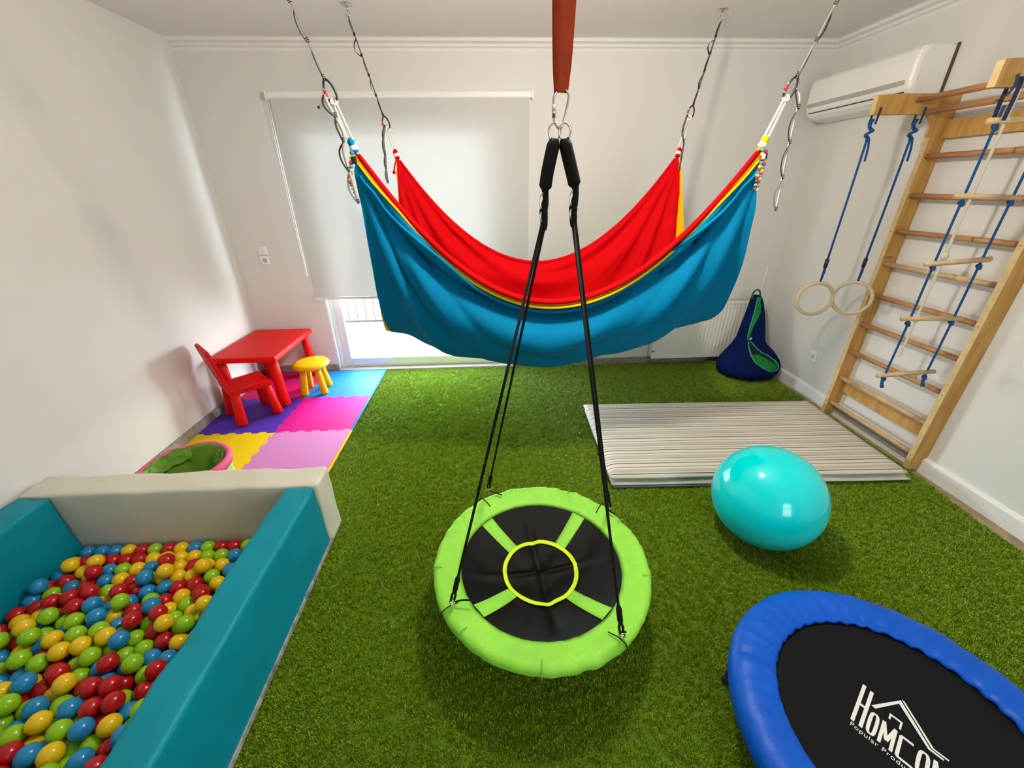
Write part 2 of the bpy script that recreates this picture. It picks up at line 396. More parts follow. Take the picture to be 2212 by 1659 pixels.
bp = lathe('bleed_plug', [(.0, .0), (.012, .0), (.012, .006), (.005, .008), (0, .008)], M('steel', (.6, .6, .62), .25, .5, metal=1), ra, 14, caps=False); bp.rotation_euler = (PI/2, 0, 0); bp.location = (-RW+.012, -.044, .09)
for x in (-.4, .4): box('wall_bracket', (x-.015, .03, .1), (x+.015, .06, RH-.1), RADM, ra)
tube('pipe', [(RW+.02, .0, .08), (RW+.02, .0, -.068)], .008, WHITE, ra)
tube('valve', [(RW-.002, 0, .05), (RW+.045, 0, .05)], .014, WHITE, ra, 12)

# ================================================================== AIR CONDITIONER
ac = tag(empty('air_conditioner', (XR, 3.41, 2.2)), 'white split air conditioner mounted high on the right wall', 'air conditioner')
prof = [(0, .30), (-.175, .30), (-.205, .292), (-.222, .272), (-.23, .23), (-.232, .12), (-.222, .075), (-.198, .04), (-.16, .015), (-.11, .004), (0, .0)]
bm = bmesh.new(); y0, y1 = -.47, .47; secs = [(y0, .88), (y0+.006, .955), (y0+.02, 1), (y1-.02, 1), (y1-.006, .955), (y1, .88)]
rows = []
for yy, k in secs: rows.append([bm.verts.new((x*k, yy, .15+(z-.15)*k)) for x, z in prof])
for A, B in zip(rows, rows[1:]):
    for i in range(len(prof)-1): bm.faces.new((A[i], A[i+1], B[i+1], B[i]))
bm.faces.new(rows[0][::-1]); bm.faces.new(rows[-1])
ACM = M('ac_plastic', (.83, .83, .80), .3, .45)
body = fin(bm, 'body', ACM, ac)
box('display_strip', (-.2355, y0+.045, .098), (-.22, y1-.03, .125), M('ac_grey', (.42, .40, .37), .4), ac, .004)
bm = bmesh.new(); a_box(bm, (-.213, 0, .060), (.004, y1-y0-.09, .0055), rot=Matrix.Rotation(-.6, 4, 'Y')); fin(bm, 'louvre_gap', M('black_hole', (.01, .01, .01)), ac)
bm = bmesh.new(); a_box(bm, (-.18, 0, .026), (.05, y1-y0-.10, .004), .001, rot=Matrix.Rotation(.6, 4, 'Y')); fin(bm, 'louvre', ACM, ac)
box('wall_shadow_line', (-.02, y0-.004, .01), (-.001, y0-.0005, .30), M('ac_shadow_tone', (.10, .06, .05), .8), ac)  # dark strip standing in for the unit's shadow line on the wall

# ================================================================== PENDANT LAMP
lp = tag(empty('pendant_lamp', (.44, 1.66, ZC)), 'round glowing globe pendant lamp hanging from the ceiling', 'lamp')
lathe('ceiling_rose', [(0, 0), (.05, 0), (.05, -.012), (.02, -.03), (0, -.03)], WHITE, lp, 24, caps=False)
tube('cord', [(0, 0, -.02), (0, 0, -.255)], .004, WHITE, lp, 6)
lathe('holder', [(0, -.24), (.022, -.24), (.026, -.30), (.0, -.30)], WHITE, lp, 20, caps=False)
bm = bmesh.new(); sphere(bm, (0, 0, -.365), .082, 32, 20)
LM = M('lamp_glow', (1, .925, .79), .3, emis=LAMP_STRENGTH); fin(bm, 'globe', LM, lp, True)

# ================================================================== WALL BARS (gymnastic ladder)
WOOD = M('pine_wood', (.56, .32, .095), .5, .3, col2=(.42, .215, .05), vscale=9)
WOODL = M('pine_edge', (.68, .50, .24), .5, .35, var=.2, vscale=20)
RUNGW = M('beech_rung', (.50, .25, .11), .42, .4, col2=(.36, .16, .06), vscale=14)
RUNGL = M('ash_rung', (.62, .42, .22), .45, .4, var=.25, vscale=14)
for m_, sc_ in ((WOOD, (3, 3, .4)), (RUNGW, (6, .6, 6))):
    nt = m_.node_tree; mp = nt.nodes.new('ShaderNodeMapping'); mp.inputs['Scale'].default_value = sc_
    tcn = [n for n in nt.nodes if n.type == 'TEX_COORD'][0]; nz_ = [n for n in nt.nodes if n.type == 'TEX_NOISE'][0]
    nt.links.new(tcn.outputs['Object'], mp.inputs[0]); nt.links.new(mp.outputs[0], nz_.inputs['Vector'])
wb = tag(empty('wall_bars', (2.81, 2.44, 0)), 'pine gymnastic wall bars with overhead arms against the right wall', 'climbing frame')
YN, YFAR = 2.06, 2.815       # centre of near / far upright
XA, XB = 2.765, 2.868
def gallows(xe):
    pts = [(XB, -.0), (XB, 2.22), (xe+.15, 2.222), (xe, 2.215), (xe+.002, 2.115), (2.60, 2.118)]
    for k in range(1, 8):
        a = k/7*PI/2; pts.append((2.675+.09*math.sin(a), 2.028+.09*math.cos(a)))
    pts += [(XA, -.0)]
    return pts
for yc in (YN, YFAR):
    xe = 2.225 if yc == YN else 2.345
    bm = bmesh.new(); a_prism(bm, gallows(xe), yc-.017-2.44, yc+.017-2.44, lambda x, y, z: (x-2.81, z, y))
    up_ = fin(bm, 'upright', WOOD, wb)
    # paler strip along the front edge
    bm = bmesh.new(); a_box(bm, (XA-.001-2.81, yc-2.44, 1.0), (.003, .033, 1.99)); fin(bm, 'front_edge', WOODL, up_)
    box('arm_end', (xe-.0015-2.81, yc-.0165-2.44, 2.117), (xe+.0035-2.81, yc+.0165-2.44, 2.213), WOODL, up_)
for k, zz in enumerate([.105, .333, .557, .782, 1.002, 1.224, 1.442, 1.661, 1.890]):
    tube('rung', [(2.795-2.81, YN-.004-2.44, zz), (2.795-2.81, YFAR+.004-2.44, zz)], .0165, RUNGL if k in (5, 0, 1) else RUNGW, wb, 14)
for zz in (2.19, 2.13): tube('pull_up_bar', [(2.60-2.81 + (.0 if zz > 2.15 else .10), YN-2.44, zz), (2.60-2.81+(.0 if zz > 2.15 else .10), YFAR-2.44, zz)], .0165, RUNGW, wb, 14)
for z0, z1, mt in ((1.985, 2.085, WOOD), (.205, .285, WOOD), (.018, .07, M('grey_board', (.45, .42, .38), .6, var=.2, vscale=9))):
    bd = box('cross_board', (2.838-2.81, YN+.017-2.44, z0), (2.862-2.81, YFAR-.017-2.44, z1), mt, wb, .003)
    box('board_edge', (2.838-2.81, YN+.017-2.44, z1), (2.862-2.81, YFAR-.017-2.44, z1+.0015), WOODL, bd)
GREYM = M('steel', (.6, .6, .62), .25, .5, metal=1)
for zz in (1.27, .945):
    bm = bmesh.new(); a_box(bm, (2.80-2.81, YFAR-.02-2.44, zz), (.05, .004, .012), .001); fin(bm, 'latch_plate', M('brass_dull', (.30, .25, .13), .4, metal=.8), wb)
for yc in (YN, YFAR):
    for zz in (.105, .557, 1.002, 1.442, 1.890):
        bm = bmesh.new(); sphere(bm, (XA-.002-2.81, yc-2.44, zz), .004, 8, 6); fin(bm, 'screw', M('screw_dark', (.2, .13, .06), .5), wb)

# ---- gymnastic rings
BLUER = M('blue_rope', (.015, .10, .30), .75, .2, bump=.6, bscale=160, btype='WAVE')
NAVYW = M('navy_webbing', (.03, .04, .075), .8, .2)
RINGW = M('ring_wood', (.66, .50, .32), .4, .4, var=.12, vscale=16)
BLACKP = M('black_plastic', (.012, .012, .013), .45, .4)
def gym_ring(x, zc, yr, lab):
    g = tag(empty('gymnastic_ring', (x, YFAR, zc)), lab, 'gym ring', 'wooden gymnastic rings on blue ropes')
    bm = bmesh.new(); R = .115
    a_tube(bm, [(R*math.cos(a)*math.cos(yr), R*math.cos(a)*math.sin(yr), R*math.sin(a)) for a in [2*PI*k/48 for k in range(48)]], .0125, 12, True)
    fin(bm, 'ring', RINGW, g, True)
    top = 2.085-zc
    tube('rope', [(0, 0, .108), (.003, 0, .20), (0, 0, .26)], [.006, .009, .007], BLUER, g, 8)
    tube('rope', [(0, 0, .26), (.002, 0, .6), (0, 0, top-.09)], .0065, BLUER, g, 8)
    tube('buckle', [(0, 0, .225), (0, 0, .285)], .0125, BLACKP, g, 10)
    k_ = tube('knot', smoothpts([(0, 0, top-.10), (.010, .010, top-.088), (-.010, .010, top-.074), (-.009, -.011, top-.062), (.010, -.010, top-.052), (.008, .010, top-.040), (-.008, .004, top-.022), (0, 0, top+.01)], 36), .0095, BLUER, g, 8)
    tube('rope_tail', smoothpts([(.004, -.008, top-.09), (.016, -.012, top-.15), (.022, -.012, top-.22)], 10), .006, BLUER, g, 8)
    bm = bmesh.new(); a_ribbon(bm, [(0, -.024, top-.02), (.003, -.024, top+.03), (.008, -.021, top+.066), (.008, .0, top+.076), (.008, .021, top+.066), (.003, .024, top+.03), (0, .024, top-.02)], .012, .003, (1, 0, 0)); fin(bm, 'sling', NAVYW, g)
    return g
gym_ring(2.372, .978, -.25, 'pale wooden gymnastic ring on blue rope at the outer end of the arm')
gym_ring(2.655, .978, -.70, 'pale wooden gymnastic ring on blue rope next to the wall bar upright')

# ---- rope ladder on the near arm
rl = tag(empty('rope_ladder', (2.46, YN, .62)), 'blue rope ladder with beech rungs hanging before the wall bars', 'rope ladder')
LX, RX_ = 2.328-2.46, 2.585-2.46
zs = [.715, 1.055, 1.365, 1.675, 1.995]
for i, zz in enumerate(zs):
    tl = .0 + [.008, -.004, .01, -.006, .004][i]
    r_ = tube('rung', [(LX-.045, 0, zz-.62-tl), (RX_+.045, 0, zz-.62+tl)], .0135, RUNGL, rl, 12)
    for x in (LX, RX_):
        bm = bmesh.new(); sphere(bm, (x, 0, zz-.62-.024), .0135, 10, 8, (1, 1, .95)); sphere(bm, (x+.004, -.004, zz-.62-.035), .010, 8, 6); fin(bm, 'knot', BLUER, rl, True)
for x in (LX, RX_):
    tube('rope', smoothpts([(x, 0, .66-.62), (x+.003, .0, 1.0-.62), (x, 0, 1.4-.62), (x, 0, 2.05-.62)], 20), .0055, BLUER, rl, 8)
    tube('rope_end', smoothpts([(x, 0, .07), (x-.008, -.01, .045), (x+.002, -.012, .015)], 6), [.008]*5+[.009, .011], BLUER, rl, 8)
    bm = bmesh.new(); t_ = 2.05-.62
    a_ribbon(bm, [(x, -.024, t_-.06), (x, -.026, t_+.02), (x+.004, -.022, t_+.098), (x+.004, 0, t_+.112), (x+.004, .022, t_+.098), (x, .024, t_+.02), (x, .02, t_-.06)], .02, .003, (1, 0, 0)); fin(bm, 'sling', NAVYW, rl)
bm = bmesh.new(); a_ribbon(bm, smoothpts([(-.16, -.024, 1.54), (-.17, -.04, 1.5), (-.20, -.05, 1.46), (-.235, -.05, 1.44)], 8), .012, .003, (0, 1, 0)); fin(bm, 'strap_tail', NAVYW, rl)
# ---- white twisted rope
WR = M('white_rope', (.62, .60, .50), .8, .2)
wr = tag(empty('climbing_rope', (2.60, 2.262, .74)), 'white twisted climbing rope hanging beside the blue rope ladder', 'rope')
bm = bmesh.new()
for k in range(3):
    a_tube(bm, [(.0038*math.cos(q*.8+k*2.094), .0038*math.sin(q*.8+k*2.094), q*.0065) for q in range(222)], .0042, 6)
fin(bm, 'rope', WR, wr, True)
for zz in (.25, .62): 
    bm = bmesh.new(); sphere(bm, (0, 0, zz), .019, 10, 8, (1, 1, 1.3)); fin(bm, 'knot', WR, wr, True)
bm = bmesh.new(); a_tube(bm, [(.02*math.cos(a)+.065, 0, 1.45+.021*math.sin(a)) for a in [2*PI*k/16 for k in range(16)]], .008, 6, True); a_tube(bm, smoothpts([(0, 0, 1.41), (.02, 0, 1.425), (.045, 0, 1.44)], 6), .008, 6); fin(bm, 'hitch', WR, wr, True)

# ================================================================== STRIPED FOLDED MATTRESS
def stripes():
    m = bpy.data.materials.new('striped_ticking'); m.use_nodes = True; nt = m.node_tree; b = nt.nodes['Principled BSDF']
    b.inputs['Roughness'].default_value = .7; b.inputs['Specular IOR Level'].default_value = .3
    tc = nt.nodes.new('ShaderNodeTexCoord'); sx = nt.nodes.new('ShaderNodeSeparateXYZ'); nt.links.new(tc.outputs['Object'], sx.inputs[0])
    def sawline(period, off, width):
        a = nt.nodes.new('ShaderNodeMath'); a.operation = 'ADD'; a.inputs[1].default_value = off; nt.links.new(sx.outputs['Y'], a.inputs[0])
        f = nt.nodes.new('ShaderNodeMath'); f.operation = 'PINGPONG'; f.inputs[1].default_value = period/2; nt.links.new(a.outputs[0], f.inputs[0])
        l = nt.nodes.new('ShaderNodeMath'); l.operation = 'LESS_THAN'; l.inputs[1].default_value = width; nt.links.new(f.outputs[0], l.inputs[0]); return l.outputs[0]
    def mix(fac, A, B):
        x = nt.nodes.new('ShaderNodeMix'); x.data_type = 'RGBA'; nt.links.new(fac, x.inputs[0])
        if isinstance(A, tuple): x.inputs[6].default_value = A
        else: nt.links.new(A, x.inputs[6])
        x.inputs[7].default_value = B; return x.outputs[2]
    c = mix(sawline(.145, 0, .013), (.66, .62, .54, 1), (.50, .45, .36, 1))
    c = mix(sawline(.145, .05, .0055), c, (.42, .37, .29, 1))
    c = mix(sawline(.145, .022, .0026), c, (.10, .08, .075, 1))
    c = mix(sawline(.145, .075, .0036), c, (.05, .04, .04, 1))
    c = mix(sawline(.145, .112, .0026), c, (.10, .08, .07, 1))
    nt.links.new(c, b.inputs['Base Color']); return m
STR = stripes(); MSIDE = M('mattress_side', (.60, .57, .50), .7, .3, var=.15, vscale=5)
cl = [on(1313, 1050, 2, 0), on(1966, 1043, 2, 0)]
ma = tag(empty('folding_mattress', (1.68, 2.43, 0), -.032), 'cream striped folding mattress lying on the turf before the wall bars', 'mattress')
def pad(name, hx, hy, z0, z1, mat, oy=0, ox=0, wob=.006):
    bm = bmesh.new(); nx, ny = 60, 30
    def P(i, j, top):
        x = -hx+2*hx*i/nx; y = -hy+2*hy*j/ny
        ex = min(i, nx-i, 3)/3; ey = min(j, ny-j, 3)/3; e = min(ex, ey)
        rnd_ = .022*(1-math.sqrt(max(0, 1-(1-e)**2)))
        zz = (z1-rnd_+.003*N1(x*3, y*4, z1*9)) if top else z0+rnd_*.8
        w = wob*N1(x*2.2, y*2.2, z0*20+5)
        return (x+ox+(w if i in (0, nx) else 0), y+oy+(w if j in (0, ny) else 0), zz)
    T = [[bm.verts.new(P(i, j, 1)) for i in range(nx+1)] for j in range(ny+1)]; B = [[bm.verts.new(P(i, j, 0)) for i in range(nx+1)] for j in range(ny+1)]
    for j in range(ny):
        for i in range(nx): bm.faces.new((T[j][i], T[j][i+1], T[j+1][i+1], T[j+1][i])); bm.faces.new((B[j][i], B[j+1][i], B[j+1][i+1], B[j][i+1]))
    for i in range(nx):
        bm.faces.new((T[0][i], B[0][i], B[0][i+1], T[0][i+1])); bm.faces.new((T[ny][i], T[ny][i+1], B[ny][i+1], B[ny][i]))
    for j in range(ny):
        bm.faces.new((T[j][0], T[j+1][0], B[j+1][0], B[j][0])); bm.faces.new((T[j][nx], B[j][nx], B[j+1][nx], T[j+1][nx]))
    return fin(bm, name, mat, ma, True)
pad('upper_fold', .958, .475, .046, .10, STR)
pad('lower_fold', .968, .478, .001, .048, MSIDE, oy=-.006, ox=.025)
box('underside_binding', (-.93, -.489, .0), (.10, -.478, .014), M('dark_binding', (.10, .11, .14), .7), ma, .003)
box('care_label', (-.973, -.33, .02), (-.968, -.29, .055), M('white_label', (.8, .8, .8), .6), ma)

# ================================================================== EXERCISE BALL
eb = tag(empty('exercise_ball', (1.410, 1.561, .266)), 'large glossy turquoise exercise ball beside the striped mattress', 'ball')
bm = bmesh.new(); sphere(bm, (0, 0, 0), .266, 64, 40)
fin(bm, 'shell', M('turquoise_vinyl', (.0, .66, .69), .12, .5, sss=0), eb, True)
bm = bmesh.new(); sphere(bm, (.18, .16, -.112), .012, 12, 8); fin(bm, 'valve_plug', M('valve_white', (.75, .78, .78), .4), eb, True)

# ================================================================== TRAMPOLINE
tr = tag(empty('mini_trampoline', (1.225, .562, 0)), 'round mini trampoline with blue padded rim and black jumping mat', 'trampoline')
BLUEP = M('blue_vinyl', (.0, .090, .56), .45, .25, var=.12, vscale=6, bump=.15, bscale=60)
rr = random.Random(5); seams = [2.55, 3.55, 4.6, 5.6, .5, 1.5]
def padfn(a, r, z):
    t = (r-.345)/.15
    wr_ = (1-min(1, max(0, t*1.25)))
    z += .006*wr_*(math.sin(a*46+3*N1(a*5, 2))*(.5+.7*abs(N1(a*4, 9)))) + .0035*N1(a*9, r*20)
    r += .004*N1(a*7, 3)*(1 if r > .4 else .6) + (.002*math.sin(a*46) if r < .36 else 0)
    for s in seams:
        d = abs((a-s+PI) % (2*PI)-PI)
        if d < .02: z -= .004
    return r, z
lathe('rim_pad', [(.352, .232), (.347, .238), (.352, .247), (.37, .254), (.395, .260), (.42, .264), (.445, .262), (.468, .253), (.483, .237), (.490, .215), (.488, .19), (.482, .172), (.474, .172), (.478, .20), (.46, .225), (.40, .225)], BLUEP, tr, 240, closed=True, fn=padfn)
lathe('steel_frame', [(.455+.014*math.cos(q), .200+.014*math.sin(q)) for q in [2*PI*k/10 for k in range(10)]], BLACKP, tr, 64, closed=True)
BM_ = M('black_mat', (.006, .006, .007), .85, .15, bump=.25, bscale=500)
lathe('jumping_mat', [(.0005, .222), (.1, .2225), (.2, .2235), (.30, .226), (.375, .229), (.385, .226), (.0005, .218)], BM_, tr, 96, caps=False)
for k in range(30):
    a = 2*PI*k/30+.05; tube('elastic', [(.376*math.cos(a), .376*math.sin(a), .226), (.444*math.cos(a), .444*math.sin(a), .203)], .006, M('elastic_cord', (.02, .02, .02), .7), tr, 6)
for k in range(6):
    a = 2*PI*k/6+.38; c, s = math.cos(a), math.sin(a)
    lg = tube('leg', [(.452*c, .452*s, .195), (.462*c, .462*s, .02)], .0125, BLACKP, tr, 10)
    tube('rubber_foot', [(.4615*c, .4615*s, .035), (.463*c, .463*s, .0)], .017, BLACKP, lg, 10)
# printed logo on the mat (white ink)
INK = M('white_ink', (.80, .80, .76), .7, .2)
LO = Vector((1.087-1.225, .613-.562, 0)); LS = Vector((.537, -.843, 0)); LT = Vector((.798, .603, 0))
logo = empty('logo_print'); logo.parent = tr
def lpt(s, t, z=.2245):
    p = LO+LS*s+LT*t; r = math.hypot(p.x, p.y); zz = .222+.007*(r/.375)**2
    return Vector((p.x, p.y, zz+.0012))
def strokes(name, polys):
    bm = bmesh.new()
    for poly in polys:
        vs = [bm.verts.new(lpt(s, t)) for s, t in poly]; vb = [bm.verts.new(lpt(s, t)-Vector((0, 0, .0008))) for s, t in poly]
        bm.faces.new(vs); bm.faces.new(vb[::-1]); n = len(vs)
        for i in range(n): bm.faces.new((vs[i], vb[i], vb[(i+1) % n], vs[(i+1) % n]))
    return fin(bm, name, INK, logo)
def bar(a, b, w):
    a = Vector(a); b = Vector(b); d = (b-a).normalized(); n = Vector((-d.y, d.x))*w/2
    return [tuple(a-n), tuple(b-n), tuple(b+n), tuple(a+n)]
def rect(a, b, c, d): return [(a, b), (c, b), (c, d), (a, d)]
def ringO(s0, t0, s1, t1, w, ww):
    out = []; n = 22; cs, ct = (s0+s1)/2, (t0+t1)/2; rs, rt = (s1-s0)/2, (t1-t0)/2
    P = lambda a, k: (cs+(rs-k*w)*(1 if math.cos(a) > 0 else -1)*abs(math.cos(a))**.6, ct+(rt-k*ww)*(1 if math.sin(a) > 0 else -1)*abs(math.sin(a))**.6)
    for i in range(n):
        a, b = 2*PI*i/n, 2*PI*(i+1)/n; out.append([P(a, 0), P(b, 0), P(b, 1), P(a, 1)])
    return out
strokes('letter_h', [rect(0, 0, .0095, .152), rect(.021, 0, .0305, .148), rect(.0095, .070, .021, .078)])
strokes('letter_o', ringO(.036, 0, .062, .082, .009, .006))
strokes('letter_m', [rect(.067, 0, .0755, .08), rect(.095, 0, .1035, .08), bar((.071, .08), (.085, .022), .009), bar((.0995, .08), (.0855, .022), .009)])
strokes('letter_c', [rect(.109, .004, .1175, .072), rect(.1135, -.002, .150, .005), rect(.1135, .071, .142, .078), [(.109, .004), (.114, -.002), (.1175, .006)], [(.109, .072), (.1175, .07), (.1135, .078)]])
strokes('letter_o', ringO(.152, 0, .181, .08, .009, .006))
strokes('letter_m', [rect(.186, 0, .1945, .08), rect(.215, 0, .2235, .08), bar((.190, .08), (.2045, .022), .009), bar((.2195, .08), (.205, .022), .009)])
strokes('roof_outline', [[(.034, .100), (.044, .098), (.0905, .178), (.092, .194)], [(.092, .194), (.0905, .178), (.172, .098), (.205, .098), (.205, .104), (.176, .104)], [(.094, .199), (.101, .199), (.182, .113), (.215, .113), (.215, .108), (.178, .108)]])
strokes('chimney_outline', [rect(.077, .115, .109, .121), rect(.077, .100, .082, .115), rect(.104, .092, .109, .115)])
tx = bpy.data.curves.new('tagline', 'FONT'); tx.body = 'Popular Products'; tx.size = .0205; tx.space_character = 1.12; tx.extrude = .0004
to = bpy.data.objects.new('tagline_text', tx); COL.objects.link(to); bpy.context.view_layer.update()
me = bpy.data.meshes.new_from_object(to.evaluated_get(bpy.context.evaluated_depsgraph_get())); bpy.data.objects.remove(to)
for v in me.vertices: v.co = lpt(v.co.x+.002, v.co.y-.020)+Vector((0, 0, v.co.z*.5))
me.materials.clear(); link('tagline', me, INK, logo)

# ================================================================== FOAM TILES
GX = [-2.372, -1.772, -1.176]; GY = [3.955, 3.352, 2.772, 2.192]
def teeth(p, q, amp=.009, per=.058, phase=0):
    """zig-zag interlocking line from p to q (2D)"""
    p = Vector(p); q = Vector(q); d = q-p; Ln = d.length; d.normalize(); n = Vector((-d.y, d.x)); k = int(round(Ln/per)); out = []
    for i in range(k):
        s0 = Ln*i/k; s1 = Ln*(i+1)/k; sg = 1 if (i+phase) % 2 == 0 else -1
        out += [p+d*(s0+.007-.003)+n*amp*sg, p+d*(s1-.007+.003)+n*amp*sg]
    return [tuple(p)]+[tuple(x) for x in out]+[tuple(q)]
FC = {'crimson': (.50, .003, .10), 'blue': (.006, .135, .43), 'purple': (.070, .024, .34), 'magenta': (.58, .002, .20), 'yellow': (.72, .48, .0), 'pink': (.54, .19, .43)}
for (i, j, cn_, lb, strip, low) in ((0, 0, 'crimson', 'crimson foam floor tile in the corner under the red table', None, None),
                     (1, 0, 'blue', 'sky blue foam floor tile next to the glazed door', 'blue', None),
                     (0, 1, 'purple', 'purple foam floor tile under the red chair', None, None),
                     (1, 1, 'magenta', 'hot magenta foam floor tile between blue and pink tiles', 'blue', None),
                     (0, 2, 'yellow', 'bright yellow foam floor tile by the left wall', None, 'crimson'),
                     (1, 2, 'pink', 'pale pink foam floor tile with yellow side strip', 'yellow', 'blue')):
    x0, x1, y1, y0 = GX[i], GX[i+1], GY[j], GY[j+1]
    pts = []
    bot = teeth((x0, y0), (x1, y0), phase=i) if j < 2 else [(x0, y0), (x1, y0)]
    rgt = teeth((x1, y0), (x1, y1), phase=j) if i == 0 else [(x1, y0), (x1, y1)]
    top = teeth((x0, y1), (x1, y1), phase=i)[::-1] if j > 0 else [(x1, y1), (x0, y1)]
    lft = teeth((x0, y0), (x0, y1), phase=j)[::-1] if i == 1 else [(x0, y1), (x0, y0)]
    for seg in (bot, rgt, top, lft): pts += seg[:-1]
    t = tag(empty('foam_tile', ((x0+x1)/2, (y0+y1)/2, 0)), lb, 'foam tile', 'puzzle foam tiles on the floor')
    cx_, cy_ = (x0+x1)/2, (y0+y1)/2
    prism('mat_body', [(px-cx_, py-cy_) for px, py in pts], 0, .012, M('foam_'+cn_, FC[cn_], .65, .18, bump=.1, bscale=300), t)
    if strip: box('edge_strip', (x1-cx_+.001, y0-cy_, 0), (x1-cx_+.016, y1-cy_, .0115), M('foam_'+strip, FC[strip], .55), t, .002)
    if low: box('edge_strip', (x0-cx_, y0-cy_-.016, 0), (x1-cx_, y0-cy_-.001, .0115), M('foam_'+low, FC[low], .55), t, .002)

# ================================================================== RED TABLE, CHAIR, YELLOW STOOL
RED = M('red_plastic', (.60, .002, .001), .5, .18, bump=.05, bscale=400)
YEL = M('yellow_plastic', (.64, .345, .0), .42, .2, bump=.05, bscale=400)
TZ = .0126
def taperleg(name, x, y, top, r0_, r1_, splay, mat, parent, sq=False):
    dx, dy = splay
    return tube(name, [(x, y, top), (x+dx*.33, y+dy*.33, top*.66), (x+dx*.7, y+dy*.7, top*.3), (x+dx*.98, y+dy*.98, .012), (x+dx, y+dy, 0)], [r0_, r0_+(r1_-r0_)*.33, r0_+(r1_-r0_)*.72, r1_, r1_*.9], mat, parent, 18)
tb = tag(empty('kids_table', (-2.105, 3.555, TZ)), 'red plastic rectangular kids table in the corner', 'table')
bm = bmesh.new(); a_box(bm, (0, 0, .455), (.545, .765, .05), .014, seg=3); fin(bm, 'tabletop', RED, tb)
for sx in (-1, 1):
    for sy in (-1, 1): taperleg('leg', sx*.215, sy*.32, .44, .034, .047, (sx*.004, sy*.010), RED, tb)
ch = tag(empty('kids_chair', (-2.085, 3.095, TZ), -PI/4), 'red plastic kids chair with slotted backrest beside the table', 'chair')
# local +y = forward (towards the table)
bm = bmesh.new(); a_prism(bm, [(-.15, -.15), (.15, -.15), (.165, .16), (-.165, .16)], .265, .303); bmesh.ops.bevel(bm, geom=list(bm.edges), offset=.012, segments=2, affect='EDGES'); fin(bm, 'seat', RED, ch)
for sx in (-1, 1):
    for sy in (-1, 1): taperleg('leg', sx*.115, sy*.115, .275, .032, .043, (sx*.018, sy*.022), RED, ch)
back = empty('backrest'); back.parent = ch; back.location = (0, -.135, .27); back.rotation_euler = (.17, 0, 0)
bm = bmesh.new(); a_prism(bm, [(-.135, .16), (.135, .16), (.185, .31), (.150, .395), (-.150, .395), (-.185, .31)], -.014, .014, lambda x, y, z: (x, z, y)); bmesh.ops.bevel(bm, geom=list(bm.edges), offset=.008, segments=2, affect='EDGES'); fin(bm, 'back_panel', RED, back)
for k in range(4):
    x = -.093+k*.062; xt = -.108+k*.072
    bm = bmesh.new(); a_prism(bm, [(x-.020, .0), (x+.020, .0), (xt+.024, .17), (xt-.024, .17)], -.013, .013, lambda x, y, z: (x, z, y)); fin(bm, 'slat', RED, back)
bm = bmesh.new(); a_box(bm, (0, 0, .02), (.28, .030, .05), .006); fin(bm, 'back_foot', RED, back)
st = tag(empty('kids_stool', (-1.712, 3.505, TZ)), 'round yellow plastic kids stool in front of the red table', 'stool')
lathe('seat', [(.0005, .245), (.10, .245), (.145, .252), (.158, .266), (.160, .278), (.152, .290), (.12, .296), (.0005, .292)], YEL, st, 48, caps=False)
for k in range(4):
    a = PI/4+k*PI/2+.12; taperleg('leg', .088*math.cos(a), .088*math.sin(a), .25, .027, .034, (.036*math.cos(a), .036*math.sin(a)), YEL, st)

# ================================================================== TOY BIN
bn = tag(empty('toy_bin', (-1.885, 2.042, .0125)), 'collapsible green fabric toy bin with pink rim behind the ball pit', 'bin')
GFAB = M('bin_green', (.14, .30, .02), .6, .3, var=.35, vscale=9); LFAB = M('bin_lime', (.45, .62, .20), .6, .3); PINKF = M('bin_pink', (.80, .10, .26), .55, .3, var=.15, vscale=8)
def bfn(a, r, z): return r*(1+.02*N1(math.cos(a)*2, math.sin(a)*2, z*12)), z+.01*N1(math.cos(a)*1.5, math.sin(a)*1.5, 3)*(z/.26)
lathe('outer_wall', [(.215, 0), (.222, .06), (.215, .12), (.222, .18), (.226, .222), (.224, .222), (.218, .18), (.211, .12), (.218, .06), (.211, .004)], LFAB, bn, 72, closed=True, fn=bfn)
def rimfn(a, r, z): return r*(1+.02*N1(math.cos(a)*2, math.sin(a)*2, 3)), z+.008*N1(math.cos(a)*1.5, math.sin(a)*1.5, 3)
lathe('rim_band', [(.224, .206), (.236, .214), (.240, .240), (.233, .260), (.214, .264), (.204, .25), (.216, .228)], PINKF, bn, 72, closed=True, fn=rimfn)
def lfn(a, r, z):
    k = min(1, max(0, (.25-z)/.2)); return r*(1+.16*k*N1(math.cos(a)*2.3, math.sin(a)*2.3, z*9)), z+.035*k*N1(math.cos(a)*2+4, math.sin(a)*2, z*6)
lathe('lining', [(.216, .256), (.208, .258), (.196, .24), (.186, .20), (.168, .16), (.172, .10), (.13, .05), (.06, .03), (.0005, .03)], GFAB, bn, 72, caps=False, fn=lfn)
bm = bmesh.new(); n_, m_ = 16, 30
V = [[bm.verts.new(((.203-.05*i/n_)*math.cos(2.0+j/m_*1.9)*(1+.05*N1(i*.4, j*.3)), (.203-.05*i/n_)*math.sin(2.0+j/m_*1.9)*(1+.05*N1(i*.4, j*.3, 5)), .262-.07*(i/n_)+.022*N1(i*.25, j*.25, 2)+.012*math.sin(i/n_*PI))) for j in range(m_+1)] for i in range(n_+1)]
for i in range(n_):
    for j in range(m_): bm.faces.new((V[i][j], V[i][j+1], V[i+1][j+1], V[i+1][j]))
fin(bm, 'loose_fold', GFAB, bn, True)
